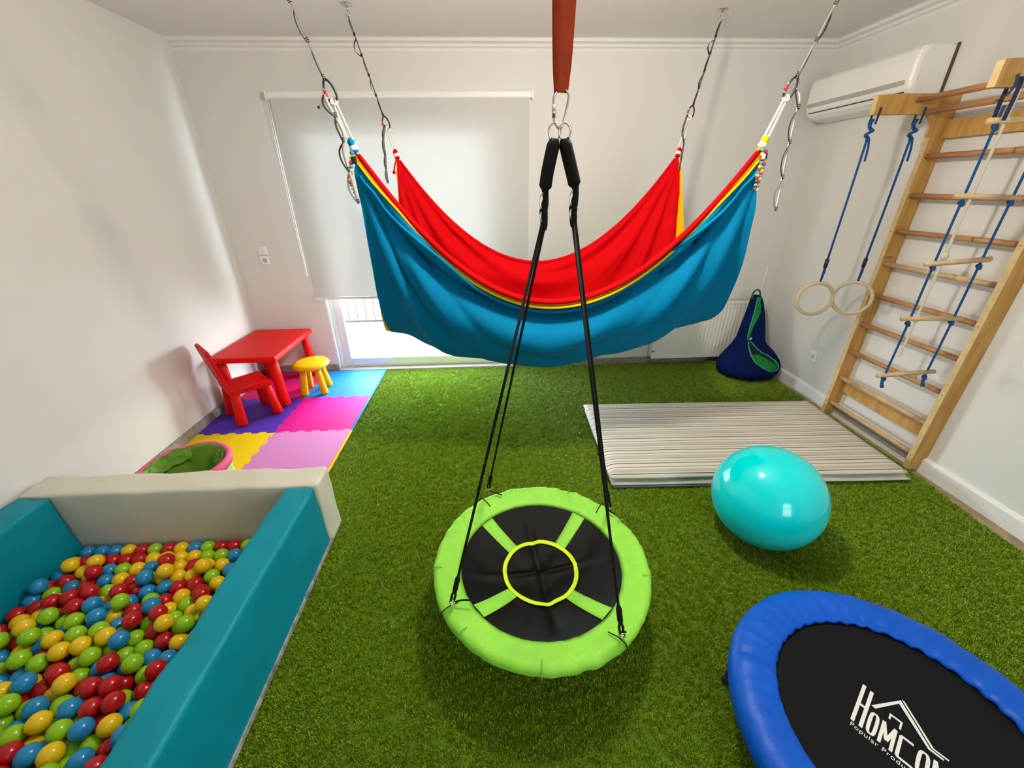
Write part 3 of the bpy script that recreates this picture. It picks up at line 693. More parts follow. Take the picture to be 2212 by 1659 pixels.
bm = bmesh.new(); V = [[bm.verts.new(((.200-.06*i/n_)*math.cos(.1+j/m_*1.0), (.200-.06*i/n_)*math.sin(.1+j/m_*1.0), .255-.085*(i/n_)**1.3+.016*N1(i*.3, j*.2, 8))) for j in range(m_+1)] for i in range(n_+1)]
for i in range(n_):
    for j in range(m_): bm.faces.new((V[i][j], V[i][j+1], V[i+1][j+1], V[i+1][j]))
fin(bm, 'loose_fold', GFAB, bn, True)

# ================================================================== BALL PIT
TEAL = M('teal_vinyl', (.0, .245, .335), .5, .22, var=.10, vscale=5, bump=.12, bscale=45)
CREAM = M('cream_vinyl', (.72, .69, .58), .5, .3, var=.06, vscale=4, bump=.1, bscale=40)
PX0, PX1, PY0, PY1, PH = XL+.022, -.928, .12, 1.79, .40
bp_ = tag(empty('ball_pit', ((PX0+PX1)/2, (PY0+PY1)/2, 0)), 'square soft play ball pit with teal sides and a cream end', 'ball pit')
bp_.location = (0, 0, 0)
def foam(name, lo, hi, mat, seed, amp=.010):
    bm = bmesh.new(); lo = Vector(lo); hi = Vector(hi); a_box(bm, (lo+hi)/2, hi-lo, .016, seg=3)
    long = [e for e in bm.edges if e.calc_length() > .09]
    bmesh.ops.subdivide_edges(bm, edges=long, cuts=22, use_grid_fill=True)
    for v in bm.verts:
        p = v.co; k = 1 if p.z > .05 else .2
        # crumpled upholstery: mostly across the long top edge
        d = amp*(N1(p.x*5+seed, p.y*5, p.z*5)+.8*N1((p.x+p.y)*16, (p.x-p.y)*5+seed, p.z*7))
        v.co = p+Vector((d*.5*k*(p.x-(lo.x+hi.x)/2)/(hi.x-lo.x)*2, d*.5*k*(p.y-(lo.y+hi.y)/2)/(hi.y-lo.y)*2, d*k*(1 if p.z > hi.z-.03 else 0)))
    return fin(bm, name, mat, bp_, True)
WT = .145
foam('end_wall', (PX0, PY1-.155, .003), (PX1+.008, PY1, PH+.004), CREAM, 3)
foam('side_wall', (PX1-WT, PY0+WT, .003), (PX1, PY1-.157, PH), TEAL, 8)
foam('side_wall', (PX0, PY0+WT, .003), (PX0+.17, PY1-.157, PH), TEAL, 12)
foam('end_wall', (PX0, PY0, .003), (PX1, PY0+WT-.002, PH), TEAL, 17)
PB = box('base_mat', (PX0+.172, PY0+WT+.002, .003), (PX1-WT-.002, PY1-.159, .018), M('pit_base', (.1, .12, .2), .6), bp_)
HEM = M('hem_tape', (.45, .44, .42), .7, .2, col2=(.16, .16, .16), vscale=30)
box('hem_tape', (PX1-.004, PY0, .002), (PX1+.006, PY1-.01, .026), HEM, bp_, .002)
# --- balls: settle by position based relaxation
R = .0345; nb = 470
bx0, bx1, by0, by1, bz = PX0+.179, PX1-WT-.009, PY0+WT+.009, PY1-.166, .018
rg = np.random.default_rng(11)
Pn = np.stack([rg.uniform(bx0+R, bx1-R, nb), rg.uniform(by0+R, by1-R, nb), rg.uniform(bz+R, bz+.16, nb)], 1)
for it in range(260):
    Pn[:, 2] -= .0022 if it < 225 else .0004
    d = Pn[:, None, :]-Pn[None, :, :]; ds = np.sqrt((d**2).sum(-1))+1e-9; np.fill_diagonal(ds, 9)
    ov = np.clip(2*R-ds, 0, None); mv = (d/ds[..., None]*ov[..., None]*.42).sum(1)
    l_ = np.sqrt((mv**2).sum(1)); mv *= np.minimum(1, .02/np.maximum(l_, 1e-9))[:, None]; Pn += mv
    Pn[:, 0] = Pn[:, 0].clip(bx0+R, bx1-R); Pn[:, 1] = Pn[:, 1].clip(by0+R, by1-R); Pn[:, 2] = np.maximum(Pn[:, 2], bz+R)
bcol = {'red': (.45, .004, .008), 'yellow': (.85, .55, .005), 'green': (.27, .55, .008), 'blue': (.012, .23, .52)}
names = ['red', 'yellow', 'green', 'blue']
mesh_b = {}
for c in names:
    bm = bmesh.new(); sphere(bm, (0, 0, 0), R-.0004, 20, 14); me = bpy.data.meshes.new('pit_ball_'+c); bm.to_mesh(me); bm.free()
    me.polygons.foreach_set('use_smooth', [True]*len(me.polygons)); me.materials.append(M('ball_'+c, bcol[c], .22, .5)); mesh_b[c] = me
order = []
for k in range(nb):
    u, v, d = pr(Pn[k]); vis = -30 < u < IMG_W and 0 < v < IMG_H+30
    # hidden behind the near side wall's inner top edge?
    if vis:
        P = Vector(Pn[k]); t = (PH-P.z)/(CAM_H-P.z); q = P+(CAM-P)*t; vis = q.x < bx1+.02
    order.append((0 if vis else 1, -Pn[k][2]*0+d, k))
order.sort(); stuff = {c: [] for c in names}
colr = random.Random(21)
cl_ = [colr.choices(names, (26, 23, 28, 23))[0] for _ in range(nb)]
for n_i, (hid, d, k) in enumerate(order):
    c = cl_[k]
    if n_i < 300 and not hid:
        o = bpy.data.objects.new('pit_ball', mesh_b[c]); COL.objects.link(o); o.location = Pn[k]
        tag(o, {'red': 'glossy red', 'yellow': 'glossy yellow', 'green': 'glossy lime green', 'blue': 'glossy light blue'}[c]+' plastic ball in the ball pit', 'ball', c+' plastic balls in the ball pit')
    else: stuff[c].append(Pn[k])
smats = [M('ball_'+c, bcol[c]) for c in names]
bm = bmesh.new(); sphere(bm, (0, 0, 0), R-.0004, 14, 10); bm.verts.ensure_lookup_table()
sv = [v.co.copy() for v in bm.verts]; sf = [[v.index for v in f.verts] for f in bm.faces]; bm.free()
vv, ff, mi = [], [], []
for ci, c in enumerate(names):
    for p in stuff[c]:
        o_ = len(vv); p = Vector(p); vv += [p+q for q in sv]; ff += [[o_+q for q in f] for f in sf]; mi += [ci]*len(sf)
if vv:
    me = bpy.data.meshes.new('loose_pit_balls'); me.from_pydata([tuple(v) for v in vv], [], ff)
    o = link('loose_pit_balls', me, None, None, True)
    for m_ in smats: me.materials.append(m_)
    me.polygons.foreach_set('material_index', mi)
    tag(o, 'mixed coloured plastic balls filling the rest of the ball pit', 'balls', kind='stuff')

# ================================================================== NEST SWING
LIME = M('lime_fabric', (.27, .68, .055), .55, .3, var=.10, vscale=10, bump=.15, bscale=80)
YELT = M('neon_tape', (.62, .85, .01), .5, .3)
MESHF = M('black_mesh_fabric', (.003, .0027, .0024), .4, .1, bump=.2, bscale=700)
BROPE = M('black_rope', (.008, .008, .009), .75, .25, bump=.7, bscale=220, btype='WAVE')
CHROME = M('chrome', (.75, .70, .66), .15, .5, metal=1)
SW = Vector((.172, 1.225, .275))
sw = tag(empty('nest_swing', SW, .12), 'round lime green nest swing seat with black mesh hanging on ropes', 'swing')
def swfn(a, r, z):
    k = 1 if r > .40 else .35
    z += .007*k*N1(a*6, r*8)+.010*k*math.sin(a*34+5*N1(a*3, 1))*abs(N1(a*5, 7))+.005*k*N1(a*19, r*30, 4); r += .004*N1(a*8, 5)*k
    return r, z
lathe('rim_cover', [(.346, -.012), (.365, -.007), (.39, .002), (.418, .014), (.440, .020), (.455, .014), (.464, .001), (.463, -.016), (.452, -.029), (.432, -.031), (.412, -.024), (.39, -.014), (.365, -.014)], LIME, sw, 200, closed=True, fn=swfn)
def sz(r, a=0):
    k = max(0, 1-(r/.345)**2)
    cre = .012*math.exp(-(abs(math.sin(a))*r/.012)**2)*k - .010*math.exp(-(abs(math.cos(a))*r/.02)**2)*min(1, k*2)
    return -.012-.075*k+cre+.008*k*N1(r*14*math.cos(a), r*14*math.sin(a), 2)
bm = bmesh.new(); rsz = [.0005]+[.345*i/30 for i in range(1, 31)]
a_lathe(bm, [(r, 0) for r in rsz], 120, fn=lambda a, r, z: (r, sz(r, a))); fin(bm, 'mesh_seat', MESHF, sw, True)
def surf_patch(name, fn2, ni, nj, mat, lift):
    bm = bmesh.new()
    V = []
    for i in range(ni+1):
        row = []
        for j in range(nj+1):
            x, y = fn2(i/ni, j/nj); r = math.hypot(x, y); a = math.atan2(y, x); row.append(bm.verts.new((x, y, sz(min(r, .345), a)+lift)))
        V.append(row)
    for i in range(ni):
        for j in range(nj): bm.faces.new((V[i][j], V[i][j+1], V[i+1][j+1], V[i+1][j]))
    g = bmesh.ops.extrude_face_region(bm, geom=bm.faces[:])
    for v in [q for q in g['geom'] if isinstance(q, bmesh.types.BMVert)]: v.co.z -= .0012
    return fin(bm, name, mat, sw, True)
SPA = [math.radians(q) for q in (43, 127, 212, 305)]
ATT = []
for a in SPA:
    c, s = math.cos(a), math.sin(a)
    surf_patch('spoke_band', lambda i, j: ((.15+.192*i)*c-(-.026+.052*j)*(1+.3*i)*s, (.15+.192*i)*s+(-.026+.052*j)*(1+.3*i)*c), 14, 4, LIME, .004)
surf_patch('centre_ring_tape', lambda i, j: ((.150+.018*j)*math.cos(2*PI*i), (.150+.018*j)*math.sin(2*PI*i)), 96, 3, YELT, .0065)
for k in range(9):
    a = 2*PI*k/9+.3
    bm = bmesh.new(); a_tube(bm, [((r+.001)*math.cos(a), (r+.001)*math.sin(a), z+.001) for r, z in ((.425, .019), (.446, .0265), (.463, .021), (.4735, .003), (.472, -.018), (.459, -.035))], .0016, 5); fin(bm, 'seam', M('lime_seam', (.14, .42, .02), .7), sw, True)
# suspension: work in world, convert to swing space
inv = Matrix.Rotation(-.12, 4, 'Z') @ Matrix.Translation(-SW)
def S(p): return inv @ Vector(p)
TOP = Vector((.187, 1.225, 1.868))
CL, CR = Vector((.152, 1.225, 1.705)), Vector((.236, 1.225, 1.712))
att = [on(982, 1308, 2, .29), on(1057, 1066, 2, .29), on(1313, 1106, 2, .29), on(1338, 1378, 2, .29)]
for tag_, c_, dx in (('l', CL, -.0125), ('r', CR, .0125)):
    tt = TOP+Vector((dx, 0, -.012))
    bm = bmesh.new(); pts = smoothpts([tt, tt.lerp(c_, .5)+Vector((dx*.4, 0, 0)), c_+Vector((0, 0, .03))], 10)
    a_tube(bm, [S(p) for p in pts], [.012]+[.0175]*9+[.011], 12); fin(bm, 'webbing_loop', BROPE, sw, True)
    bm = bmesh.new(); a_tube(bm, [S(c_+Vector((.013*math.sin(a), .006*math.sin(a), .026*math.cos(a)))) for a in [2*PI*k/20 for k in range(20)]], .0028, 6, True); fin(bm, 'oval_link', CHROME, sw, True)
    bm = bmesh.new(); a_tube(bm, [S(c_+Vector((.012*math.sin(a), .009*math.sin(a), -.038+.018*math.cos(a)))) for a in [2*PI*k/20 for k in range(20)]], .0028, 6, True); fin(bm, 'oval_link', CHROME, sw, True)
    bm = bmesh.new(); a_tube(bm, [S(c_+Vector((.0, 0, .034))), S(c_+Vector((.003, 0, .008))), S(c_+Vector((-.003, 0, -.025))), S(c_+Vector((0, 0, -.06))), S(c_+Vector((0, 0, -.075)))], [.010, .0085, .012, .0105, .007], 10); fin(bm, 'rope_knot', BROPE, sw, True)
    bm = bmesh.new(); a_tube(bm, [S(tt+Vector((dx*.1+.016*math.cos(a), .005*math.cos(a), .016+.020*math.sin(a)))) for a in [2*PI*k/20 for k in range(20)]], .003, 6, True); fin(bm, 'steel_ring', CHROME, sw, True)
for k, (p, c_) in enumerate(zip(att, (CL, CL, CR, CR))):
    st_ = c_+Vector((.004*(-1 if k in (0, 3) else 1), .004*(-1 if k in (0, 3) else 1), -.05))
    end = Vector(p)+Vector((0, 0, .055)); dv = (st_-end).normalized()
    bm = bmesh.new(); a_tube(bm, [S(q) for q in (st_, st_.lerp(end, .5), end+dv*.04)], .0052, 8); fin(bm, 'rope', BROPE, sw, True)
    bm = bmesh.new(); a_tube(bm, [S(end+dv*.09), S(end+dv*.08), S(end+dv*.035), S(end+dv*.02)], [.008, .0105, .0105, .008], 10); fin(bm, 'adjuster_sleeve', BROPE, sw, True)
    for sgn in (-1, 1):
        bm = bmesh.new(); off = Vector((.007*sgn, 0, 0)); a_tube(bm, [S(end+dv*.03), S(end+off+dv*.005), S(end+off*.8-dv*.022)], .005, 8); fin(bm, 'rope_loop', BROPE, sw, True)
    bm = bmesh.new(); a_tube(bm, [S(end-dv*.03+Vector((.010*math.cos(a), 0, .013*math.sin(a)))) for a in [2*PI*q/16 for q in range(16)]], .0028, 6, True); fin(bm, 'steel_ring', CHROME, sw, True)
    a = SPA[{0: 2, 1: 1, 2: 0, 3: 3}[k]]
    tail = Vector((math.cos(a+.12), math.sin(a+.12), 0))
    b0 = Vector(p); bm = bmesh.new(); a_tube(bm, [S(q) for q in smoothpts([b0+Vector((0, 0, .02)), b0-tail*.02+Vector((.018, -.01, .026)), b0-tail*.03+Vector((.045, -.012, .016))], 8)], .0035, 6); fin(bm, 'tie_cord', BROPE, sw, True)
    tang = Vector((-tail.y, tail.x, 0)); o_ = SW+tail*.445-tang*.07
    bm = bmesh.new(); a_tube(bm, [S(q) for q in smoothpts([o_-tail*.055+Vector((0, 0, .012)), o_-tail*.02+Vector((0, 0, .026)), o_+tail*.012+Vector((0, 0, .025)), o_+tail*.030+Vector((0, 0, -.002))], 10)], .0022, 6); fin(bm, 'lacing_cord', BROPE, sw, True)
# ---- screw carabiner and red sling to the ceiling
cb = tag(empty('steel_carabiner', (TOP.x, TOP.y, TOP.z)), 'silver screw carabiner joining the red sling to the nest swing', 'carabiner')
pts = [(-.004, 0, .012), (-.016, 0, .03), (-.0175, 0, .06), (-.018, 0, .078), (-.008, 0, .092), (.008, 0, .094), (.019, 0, .084), (.018, 0, .066), (.010, 0, .03), (.004, 0, .012)]
bm = bmesh.new(); a_tube(bm, smoothpts(pts, 50), .0032, 8); fin(bm, 'hook_body', CHROME, cb, True)
tube('gate_sleeve', [(-.0165, 0, .034), (-.0178, 0, .064)], .0052, CHROME, cb, 12)
bm = bmesh.new(); sphere(bm, (0, 0, .012), .006, 12, 8); fin(bm, 'eye', CHROME, cb, True)
REDS = M('red_sling', (.46, .042, .005), .65, .3, var=.25, vscale=30, bump=.2, bscale=120)
sl = tag(empty('lifting_sling', (.187, 1.225, ZC)), 'orange red webbing sling hanging from the ceiling above the nest swing', 'sling')
zb = TOP.z+.088-ZC
for sgn, mt in ((-1, REDS), (1, REDS)):
    bm = bmesh.new(); pts = [(sgn*.010, sgn*.004, -.03), (sgn*.010+.004, sgn*.004, -.4), (sgn*.008, sgn*.003, zb+.25), (sgn*.006, sgn*.003, zb+.08), (sgn*.003, sgn*.001, zb)]
    P = smoothpts(pts, 24); a_ribbon(bm, P, [.046-.016*max(0, (i-12)/12) for i in range(25)], .004, [Vector((1, .12*sgn+.1*math.sin(i*.3), 0)) for i in range(25)]); fin(bm, 'strap', mt, sl, True)
bm = bmesh.new(); a_box(bm, (0, 0, -.02), (.05, .02, .04), .006); fin(bm, 'ceiling_plate', GREYM, sl)

# ================================================================== HAMMOCK
HXC, HHW = .34, .95
YN0, YF0, YM = 2.135, 3.085, 2.60
def base_pt(u, v):
    """hammock cloth: u -1..1 along x, v 0 near edge .. 1 far edge"""
    a = min(1, abs(u)); zn = 1.165+.735*a**2.05; zf = 1.238+.690*a**2.0
    zb = .635+.275*a**2.2+(.03*u if u > 0 else .0)
    ph = (v-.5)*PI; sn, cs = math.sin(ph), math.cos(ph)
    yn = YN0+.05*(1-a*a); yf = YF0-.03*(1-a*a)
    if ph < 0: y = YM+(YM-yn)*sn; z = zb+(zn-zb)*(1-cs**1.15)
    else: y = YM+(yf-YM)*sn; z = zb+(zf-zb)*(1-cs**1.15)
    fl = math.sin(PI*min(1, max(0, v)))**.8*a**5
    return (HXC+HHW*u+(.125*fl if u > 0 else -.045*fl), y, z)
def fold(u, v):
    a = min(1, abs(u)); disp = 0
    for sx_ in (-1, 1):
        du = (1-sx_*u)*HHW; dv = (v if v < .5 else 1-v)*1.9
        d = math.hypot(du, dv*.9)+1e-6; th = math.atan2(dv*.9, du+.02)
        fall = math.exp(-d/.80)*min(1, d/.34)**1.6
        seed = 3.1*sx_+(7 if v > .5 else 0)
        w1 = math.sin(th*15+2.2*N1(th*2.5, seed, d*.8)+seed); w2 = math.sin(th*29+3*N1(th*4, seed, d*.7)+2*seed)
        disp += fall*(.036*(w1-.35*w1*w1)+.014*w2*math.exp(-d/.6))
    c = 1-a**2.0
    if v < .5:
        disp += c*(-.135*math.exp(-((v-.076)/.030)**2)+.055*math.exp(-((v-.165)/.055)**2)-.012*math.exp(-((v-.33)/.05)**2))
        disp += .012*c*N1(u*2.2, v*16, 3)+.008*N1(u*3+v*9, v*7-u*3, 1)
    else:
        disp += c*(-.03*math.exp(-((v-.90)/.035)**2)+.008*math.sin(v*40+u*2)*(1 if v < .95 else 0))+.008*N1(u*2+v*6, v*8, 6)
    return disp*min(1, v/.02, (1-v)/.03)
NU, NV = 180, 110
Gb = np.array([[base_pt(-1+2*i/NU, j/NV) for i in range(NU+1)] for j in range(NV+1)])
def normals(G):
    n = np.cross(np.gradient(G, axis=1), np.gradient(G, axis=0)); n /= np.linalg.norm(n, axis=2, keepdims=True)+1e-12
    if n[NV//2, NU//2, 2] > 0: n = -n
    return n
Gd = Gb+normals(Gb)*np.array([[fold(-1+2*i/NU, j/NV) for i in range(NU+1)] for j in range(NV+1)])[..., None]
Gn = normals(Gd)
def Hs(u, v, lay=0.0):
    i = (u+1)/2*NU; j = v*NV; i0 = min(int(i), NU-1); j0 = min(int(j), NV-1); fi, fj = i-i0, j-j0
    q = lambda A: (A[j0, i0]*(1-fi)+A[j0, i0+1]*fi)*(1-fj)+(A[j0+1, i0]*(1-fi)+A[j0+1, i0+1]*fi)*fj
    return Vector(q(Gd)+q(Gn)*lay)
RED_F = M('red_cloth', (.55, .0005, .003), .8, .08, var=.06, vscale=12, sheen=0, bump=.06, bscale=500)
YEL_F = M('yellow_cloth', (.86, .48, .002), .8, .08, sheen=0, bump=.06, bscale=500)
BLU_F = M('blue_cloth', (.0, .165, .335), .8, .08, var=.06, vscale=12, sheen=0, bump=.06, bscale=500)
hm = tag(empty('hammock', (HXC, YM, .62)), 'large cloth hammock blue outside and red inside hung by four corners', 'hammock')
hm.location = (0, 0, 0)
def layer(name, lay, mat, j0, j1, extf):
    G = Gd+Gn*lay
    for j in range(NV+1):
        for i in range(NU+1):
            u = -1+2*i/NU
            if abs(u) > .9: G[j, i, 0] += extf(j/NV, u)*(1 if u > 0 else -1)*(abs(u)-.9)/.1
    G = G[j0:j1+1]; r, c = G.shape[:2]
    idx = np.arange(r*c).reshape(r, c)
    F = np.stack([idx[:-1, :-1], idx[:-1, 1:], idx[1:, 1:], idx[1:, :-1]], -1).reshape(-1, 4)
    me = bpy.data.meshes.new(name); me.from_pydata(G.reshape(-1, 3).tolist(), [], F.tolist())
    return link(name, me, mat, hm, True)
tri = lambda v: min(1, max(0, math.sin(v*PI)))**.6
layer('inner_layer', 0, RED_F, 0, NV, lambda v, u: 0)
layer('middle_layer', .007, YEL_F, 1, NV-1, lambda v, u: (.055 if u > 0 else .022)*tri(v) if v > .45 else (.045*max(0, (v-.27)/.2)**.7 if (u < 0 and v > .27) else -.004))
layer('outer_layer', .014, BLU_F, 2, NV-1, lambda v, u: .010*tri(v) if v < .45 else 0)
def hem(name, v, lay, rad, mat, dz=0, umax=.985):
    pts = []
    for i in range(121):
        u = -umax+2*umax*i/120; p = Hs(u, v, lay); pts.append(p+Vector((0, 0, dz)))
    rads = [rad*(.55+.45*math.sin(PI*i/120)**.5) for i in range(121)]
    bm = bmesh.new(); a_tube(bm, pts, rads, 8); return fin(bm, name, mat, hm, True)
hem('inner_hem', .0, .004, .017, RED_F, .004)
hem('inner_hem', 1., .004, .013, RED_F, .0)
hem('middle_hem', .014, .016, .0085, YEL_F, -.006)
hem('outer_hem', .032, .020, .011, BLU_F, -.010)
hem('outer_hem', .985, .014, .008, YEL_F)
# ---- corner gathers, ties, tassels
CORD = M('white_cord', (.78, .76, .68), .7, .25)
WEBB = M('grey_webbing', (.17, .15, .14), .75, .25, var=.15, vscale=30); WEBE = M('black_webbing_edge', (.015, .013, .014), .7, .25)
WEBM = M('mid_webbing', (.36, .33, .31), .7, .25); WEBL = M('pale_webbing', (.66, .62, .56), .7, .25)
corners = {'nl': Hs(-1, 0), 'nr': Hs(1, 0), 'fl': Hs(-1, 1), 'fr': Hs(1, 1)}
anch = {'nl': Vector((-.835, 2.0, ZC)), 'nr': Vector((1.50, 2.0, ZC)), 'fl': Vector((-.862, 3.34, ZC)), 'fr': Vector((1.572, 3.39, ZC))}
carpx = {'nl': .195, 'nr': .205, 'fl': .185, 'fr': .255}
for key, c in corners.items():
    A = anch[key]; dv = (A-c).normalized(); Ln = (A-c).length
    k0 = c+dv*.02; carb = c+dv*(Ln*carpx[key])       # bottom of carabiner
    side = dv.cross(Vector((0, 1, 0))).normalized()
    cc = {'nl': BLU_F, 'nr': YEL_F, 'fl': RED_F, 'fr': RED_F}[key]
    bm = bmesh.new(); a_tube(bm, [c-dv*.012, c+dv*.012, c+dv*.035, c+dv*.05], [.016, .012, .018, .006], 10); fin(bm, 'corner_knob', cc, hm, True)
    bm = bmesh.new(); a_tube(bm, [c+dv*.0, c+dv*.006, c+dv*.014, c+dv*.02], [.018, .0195, .0195, .016], 12); fin(bm, 'cord_binding', CORD, hm, True)
    for s_ in (-1, 1):
        bm = bmesh.new(); a_tube(bm, [c+dv*.012+side*.014*s_, c+dv*.05+side*.010*s_, carb+side*.006*s_+dv*.012], .005, 6); fin(bm, 'suspension_cord', CORD, hm, True)
    bm = bmesh.new(); a_tube(bm, [carb+dv*.008+Vector((.013*math.cos(a), .006*math.sin(a), .012*math.sin(a))) for a in [2*PI*q/14 for q in range(14)]], .0055, 6, True); fin(bm, 'cord_knot', CORD, hm, True)
    if key in ('fl', 'nl'):
        for q in (0, 1): tube('cord_end', smoothpts([carb+dv*.008, carb+Vector(((.03 if key == 'fl' else -.03), -.01, -.002-.008*q)), carb+Vector(((.075 if key == 'fl' else -.065), -.01, -.006-.016*q))], 8), .0018, CORD, hm, 5)
        if key == 'nl': 
            bm = bmesh.new(); sphere(bm, carb+Vector((-.068, -.01, -.014)), .0055, 10, 8); fin(bm, 'cord_tip', BLACKP, hm, True)
    # braided tassel
    if key in ('nl', 'nr'):
        base = c+Vector((.012 if key == 'nr' else -.010, -.012, -.012)); ln = .16 if key == 'nl' else .165
        path = smoothpts([base, base+Vector((-.012 if key == 'nl' else .004, -.004, -.05)), base+Vector((-.024 if key == 'nl' else -.002, -.004, -.09)), base+Vector((-.028 if key == 'nl' else 0, -.004, -.12)), base+Vector((-.016 if key == 'nl' else .0, -.004, -ln))], 11)
        T3 = [M('tassel_blue', (.03, .25, .50), .7), M('tassel_yellow', (.90, .58, .04), .7), M('tassel_red', (.62, .02, .025), .7)]
        for q, p in enumerate(path):
            for w_ in ((0,) if key == 'nl' else (0, 1)):
                bm = bmesh.new(); rr_ = .0105 if key == 'nl' else .0095
                sphere(bm, p+Vector(((.007 if w_ else -.007) if key == 'nr' else 0, 0, -.005*w_)), rr_*(1 if q < 9 else .7), 10, 8, (1, 1, .9)); fin(bm, 'tassel_bead', T3[(q+w_*2) % 3], hm, True)
        bm = bmesh.new(); a_box(bm, base+Vector((.004, -.002, -.028)), (.022, .02, .03), .003); fin(bm, 'cord_lock', BLACKP, hm)
        if key == 'nr':
            bm = bmesh.new(); a_box(bm, base+Vector((-.006, -.015, -.028)), (.016, .002, .022)); fin(bm, 'care_label', M('white_label', (.8, .8, .8), .6), hm)
    elif key == 'fl':
        bm = bmesh.new(); a_tube(bm, smoothpts([c, c+Vector((-.02, -.01, -.05)), c+Vector((-.03, -.01, -.085))], 6), .006, 6); sphere(bm, c+Vector((-.03, -.01, -.09)), .011, 10, 8); fin(bm, 'tassel', RED_F, hm, True)

# ---- ceiling eye anchors, daisy-chain straps, black carabiners
places = {'nl': 'by the blue and yellow bead tassel on the window side of the swing', 'nr': '', 'fl': '', 'fr': ''}
lab_s = {'nl': 'grey loop strap holding the hammock corner with the short bead tassel', 'nr': 'loop strap with long pale tail beside the air conditioner',
         'fl': 'grey loop strap hanging before the roller blind', 'fr': 'grey loop strap hanging before the bare back wall'}
lab_c = {'nl': 'black carabiner above the hammock corner with the short bead tassel', 'nr': 'black carabiner above the hammock corner beside the air conditioner',
         'fl': 'black carabiner in front of the roller blind', 'fr': 'black carabiner in front of the bare back wall'}
lab_a = {'nl': 'ceiling eye bolt above the hammock corner with the short bead tassel', 'nr': 'ceiling eye bolt above the air conditioner side hammock corner',
         'fl': 'steel ceiling eye bolt near the roller blind', 'fr': 'steel ceiling eye bolt before the bare back wall'}
for key, c in corners.items():
    A = anch[key]; dv = (A-c).normalized(); Ln = (A-c).length; carb = c+dv*(Ln*carpx[key]); side = dv.cross(Vector((0, 1, 0))).normalized()
    ea = tag(empty('ceiling_eye_bolt', A), lab_a[key], 'eye bolt', 'ceiling anchors of the hammock')
    lathe('base_plate', [(0.0005, 0), (.036, 0), (.036, -.004), (.012, -.008), (.0005, -.008)], GREYM, ea, 24, caps=False)
    tube('bolt', [(0, 0, -.006), (0, 0, -.035)], .005, GREYM, ea, 8)
    bm = bmesh.new(); a_tube(bm, [(.013*math.cos(a), 0, -.047+.014*math.sin(a)) for a in [2*PI*q/18 for q in range(18)]], .0035, 6, True); fin(bm, 'eye', GREYM, ea, True)
    # carabiner
    cbl = .085
    kc = tag(empty('carabiner', carb), lab_c[key], 'carabiner', 'black carabiners of the hammock')
    wv = side; loop = []
    for q in range(28):
        a = 2*PI*q/28; loop.append(dv*(cbl/2+cbl/2*math.sin(a))+wv*(.021*math.cos(a)*(1-.15*math.sin(a))))
    bm = bmesh.new(); a_tube(bm, loop, .0048, 8, True); fin(bm, 'body', BLACKP, kc, True)
    g0 = wv*.021
    tube('gate_sleeve', [dv*.030+g0, dv*.050+g0], .0068, M('carabiner_red', (.50, .012, .02), .4, .5), kc, 10)
    tube('gate_pin', [dv*.020+g0, dv*.030+g0], .0058, GREYM, kc, 10); tube('gate_pin', [dv*.050+g0, dv*.060+g0], .0058, GREYM, kc, 10)
    # strap
    top = A+Vector((0, 0, -.06)); bot = carb+dv*(cbl-.006)
    ds = tag(empty('daisy_chain_strap', top), lab_s[key], 'strap', 'loop straps holding the hammock')
    d2 = bot-top; L2 = d2.length; dn = d2.normalized(); wd = dn.cross(Vector((.25, 1, 0))).normalized()
    face = dn.cross(wd).normalized()
    if face.y > 0: face = -face
    ribbon('webbing', [dn*0.0, d2*.5, d2], .013, .0022, (wd*.25+face) if key[0] == 'n' else (wd*.6+face*.6), WEBB, ds)
    nl_ = 5
    for q in range(nl_):
        s0, s1 = L2*q/nl_, L2*(q+1)/nl_; bulge = [.006, .03, .006, .012, .004][q]
        sg = 1 if key in ('nl', 'fl', 'fr') else -1
        wp = side*sg*bulge
        P = [dn*(s0+.012), dn*(s0+(s1-s0)*.3)+wp*.7+face*.004, dn*(s0+(s1-s0)*.62)+wp+face*.004, dn*(s0+(s1-s0)*.85)+wp*.5+face*.003, dn*(s1-.004)]
        ribbon('loop', smoothpts(P, 14), .011, .0018, (wd*.3+face), WEBE, ds, True)
        for t_ in range(3):
            z_ = dn*(s1-.010-t_*.006); bm = bmesh.new(); a_box(bm, z_+face*.002, (.014, .006, .0022), rot=Matrix((wd, face, dn)).transposed().to_4x4()); fin(bm, 'bar_tack', WEBE, ds)
    # hanging tail with loops
    tpx, ty = {'nl': ([(700, 205), (712, 232), (730, 262), (743, 292), (742, 325), (752, 362), (764, 402), (775, 440)], 2.085),
               'nr': ([(1722, 190), (1728, 215), (1716, 262), (1705, 312), (1694, 362), (1685, 412), (1675, 456)], 2.09),
               'fl': ([(832, 270), (828, 300), (832, 335), (834, 365), (838, 396)], 3.06), 'fr': ([(1484, 250), (1474, 285), (1477, 308), (1471, 345), (1466, 368)], 3.06)}[key]
    P = smoothpts([on(px_, py_, 1, ty)-top for px_, py_ in tpx], 40)
    ribbon('tail', P, .013, .0022, (.95, .3, 0), WEBL if key == 'nr' else (WEBM if key == 'nl' else WEBB), ds, True)
    n_t = 4
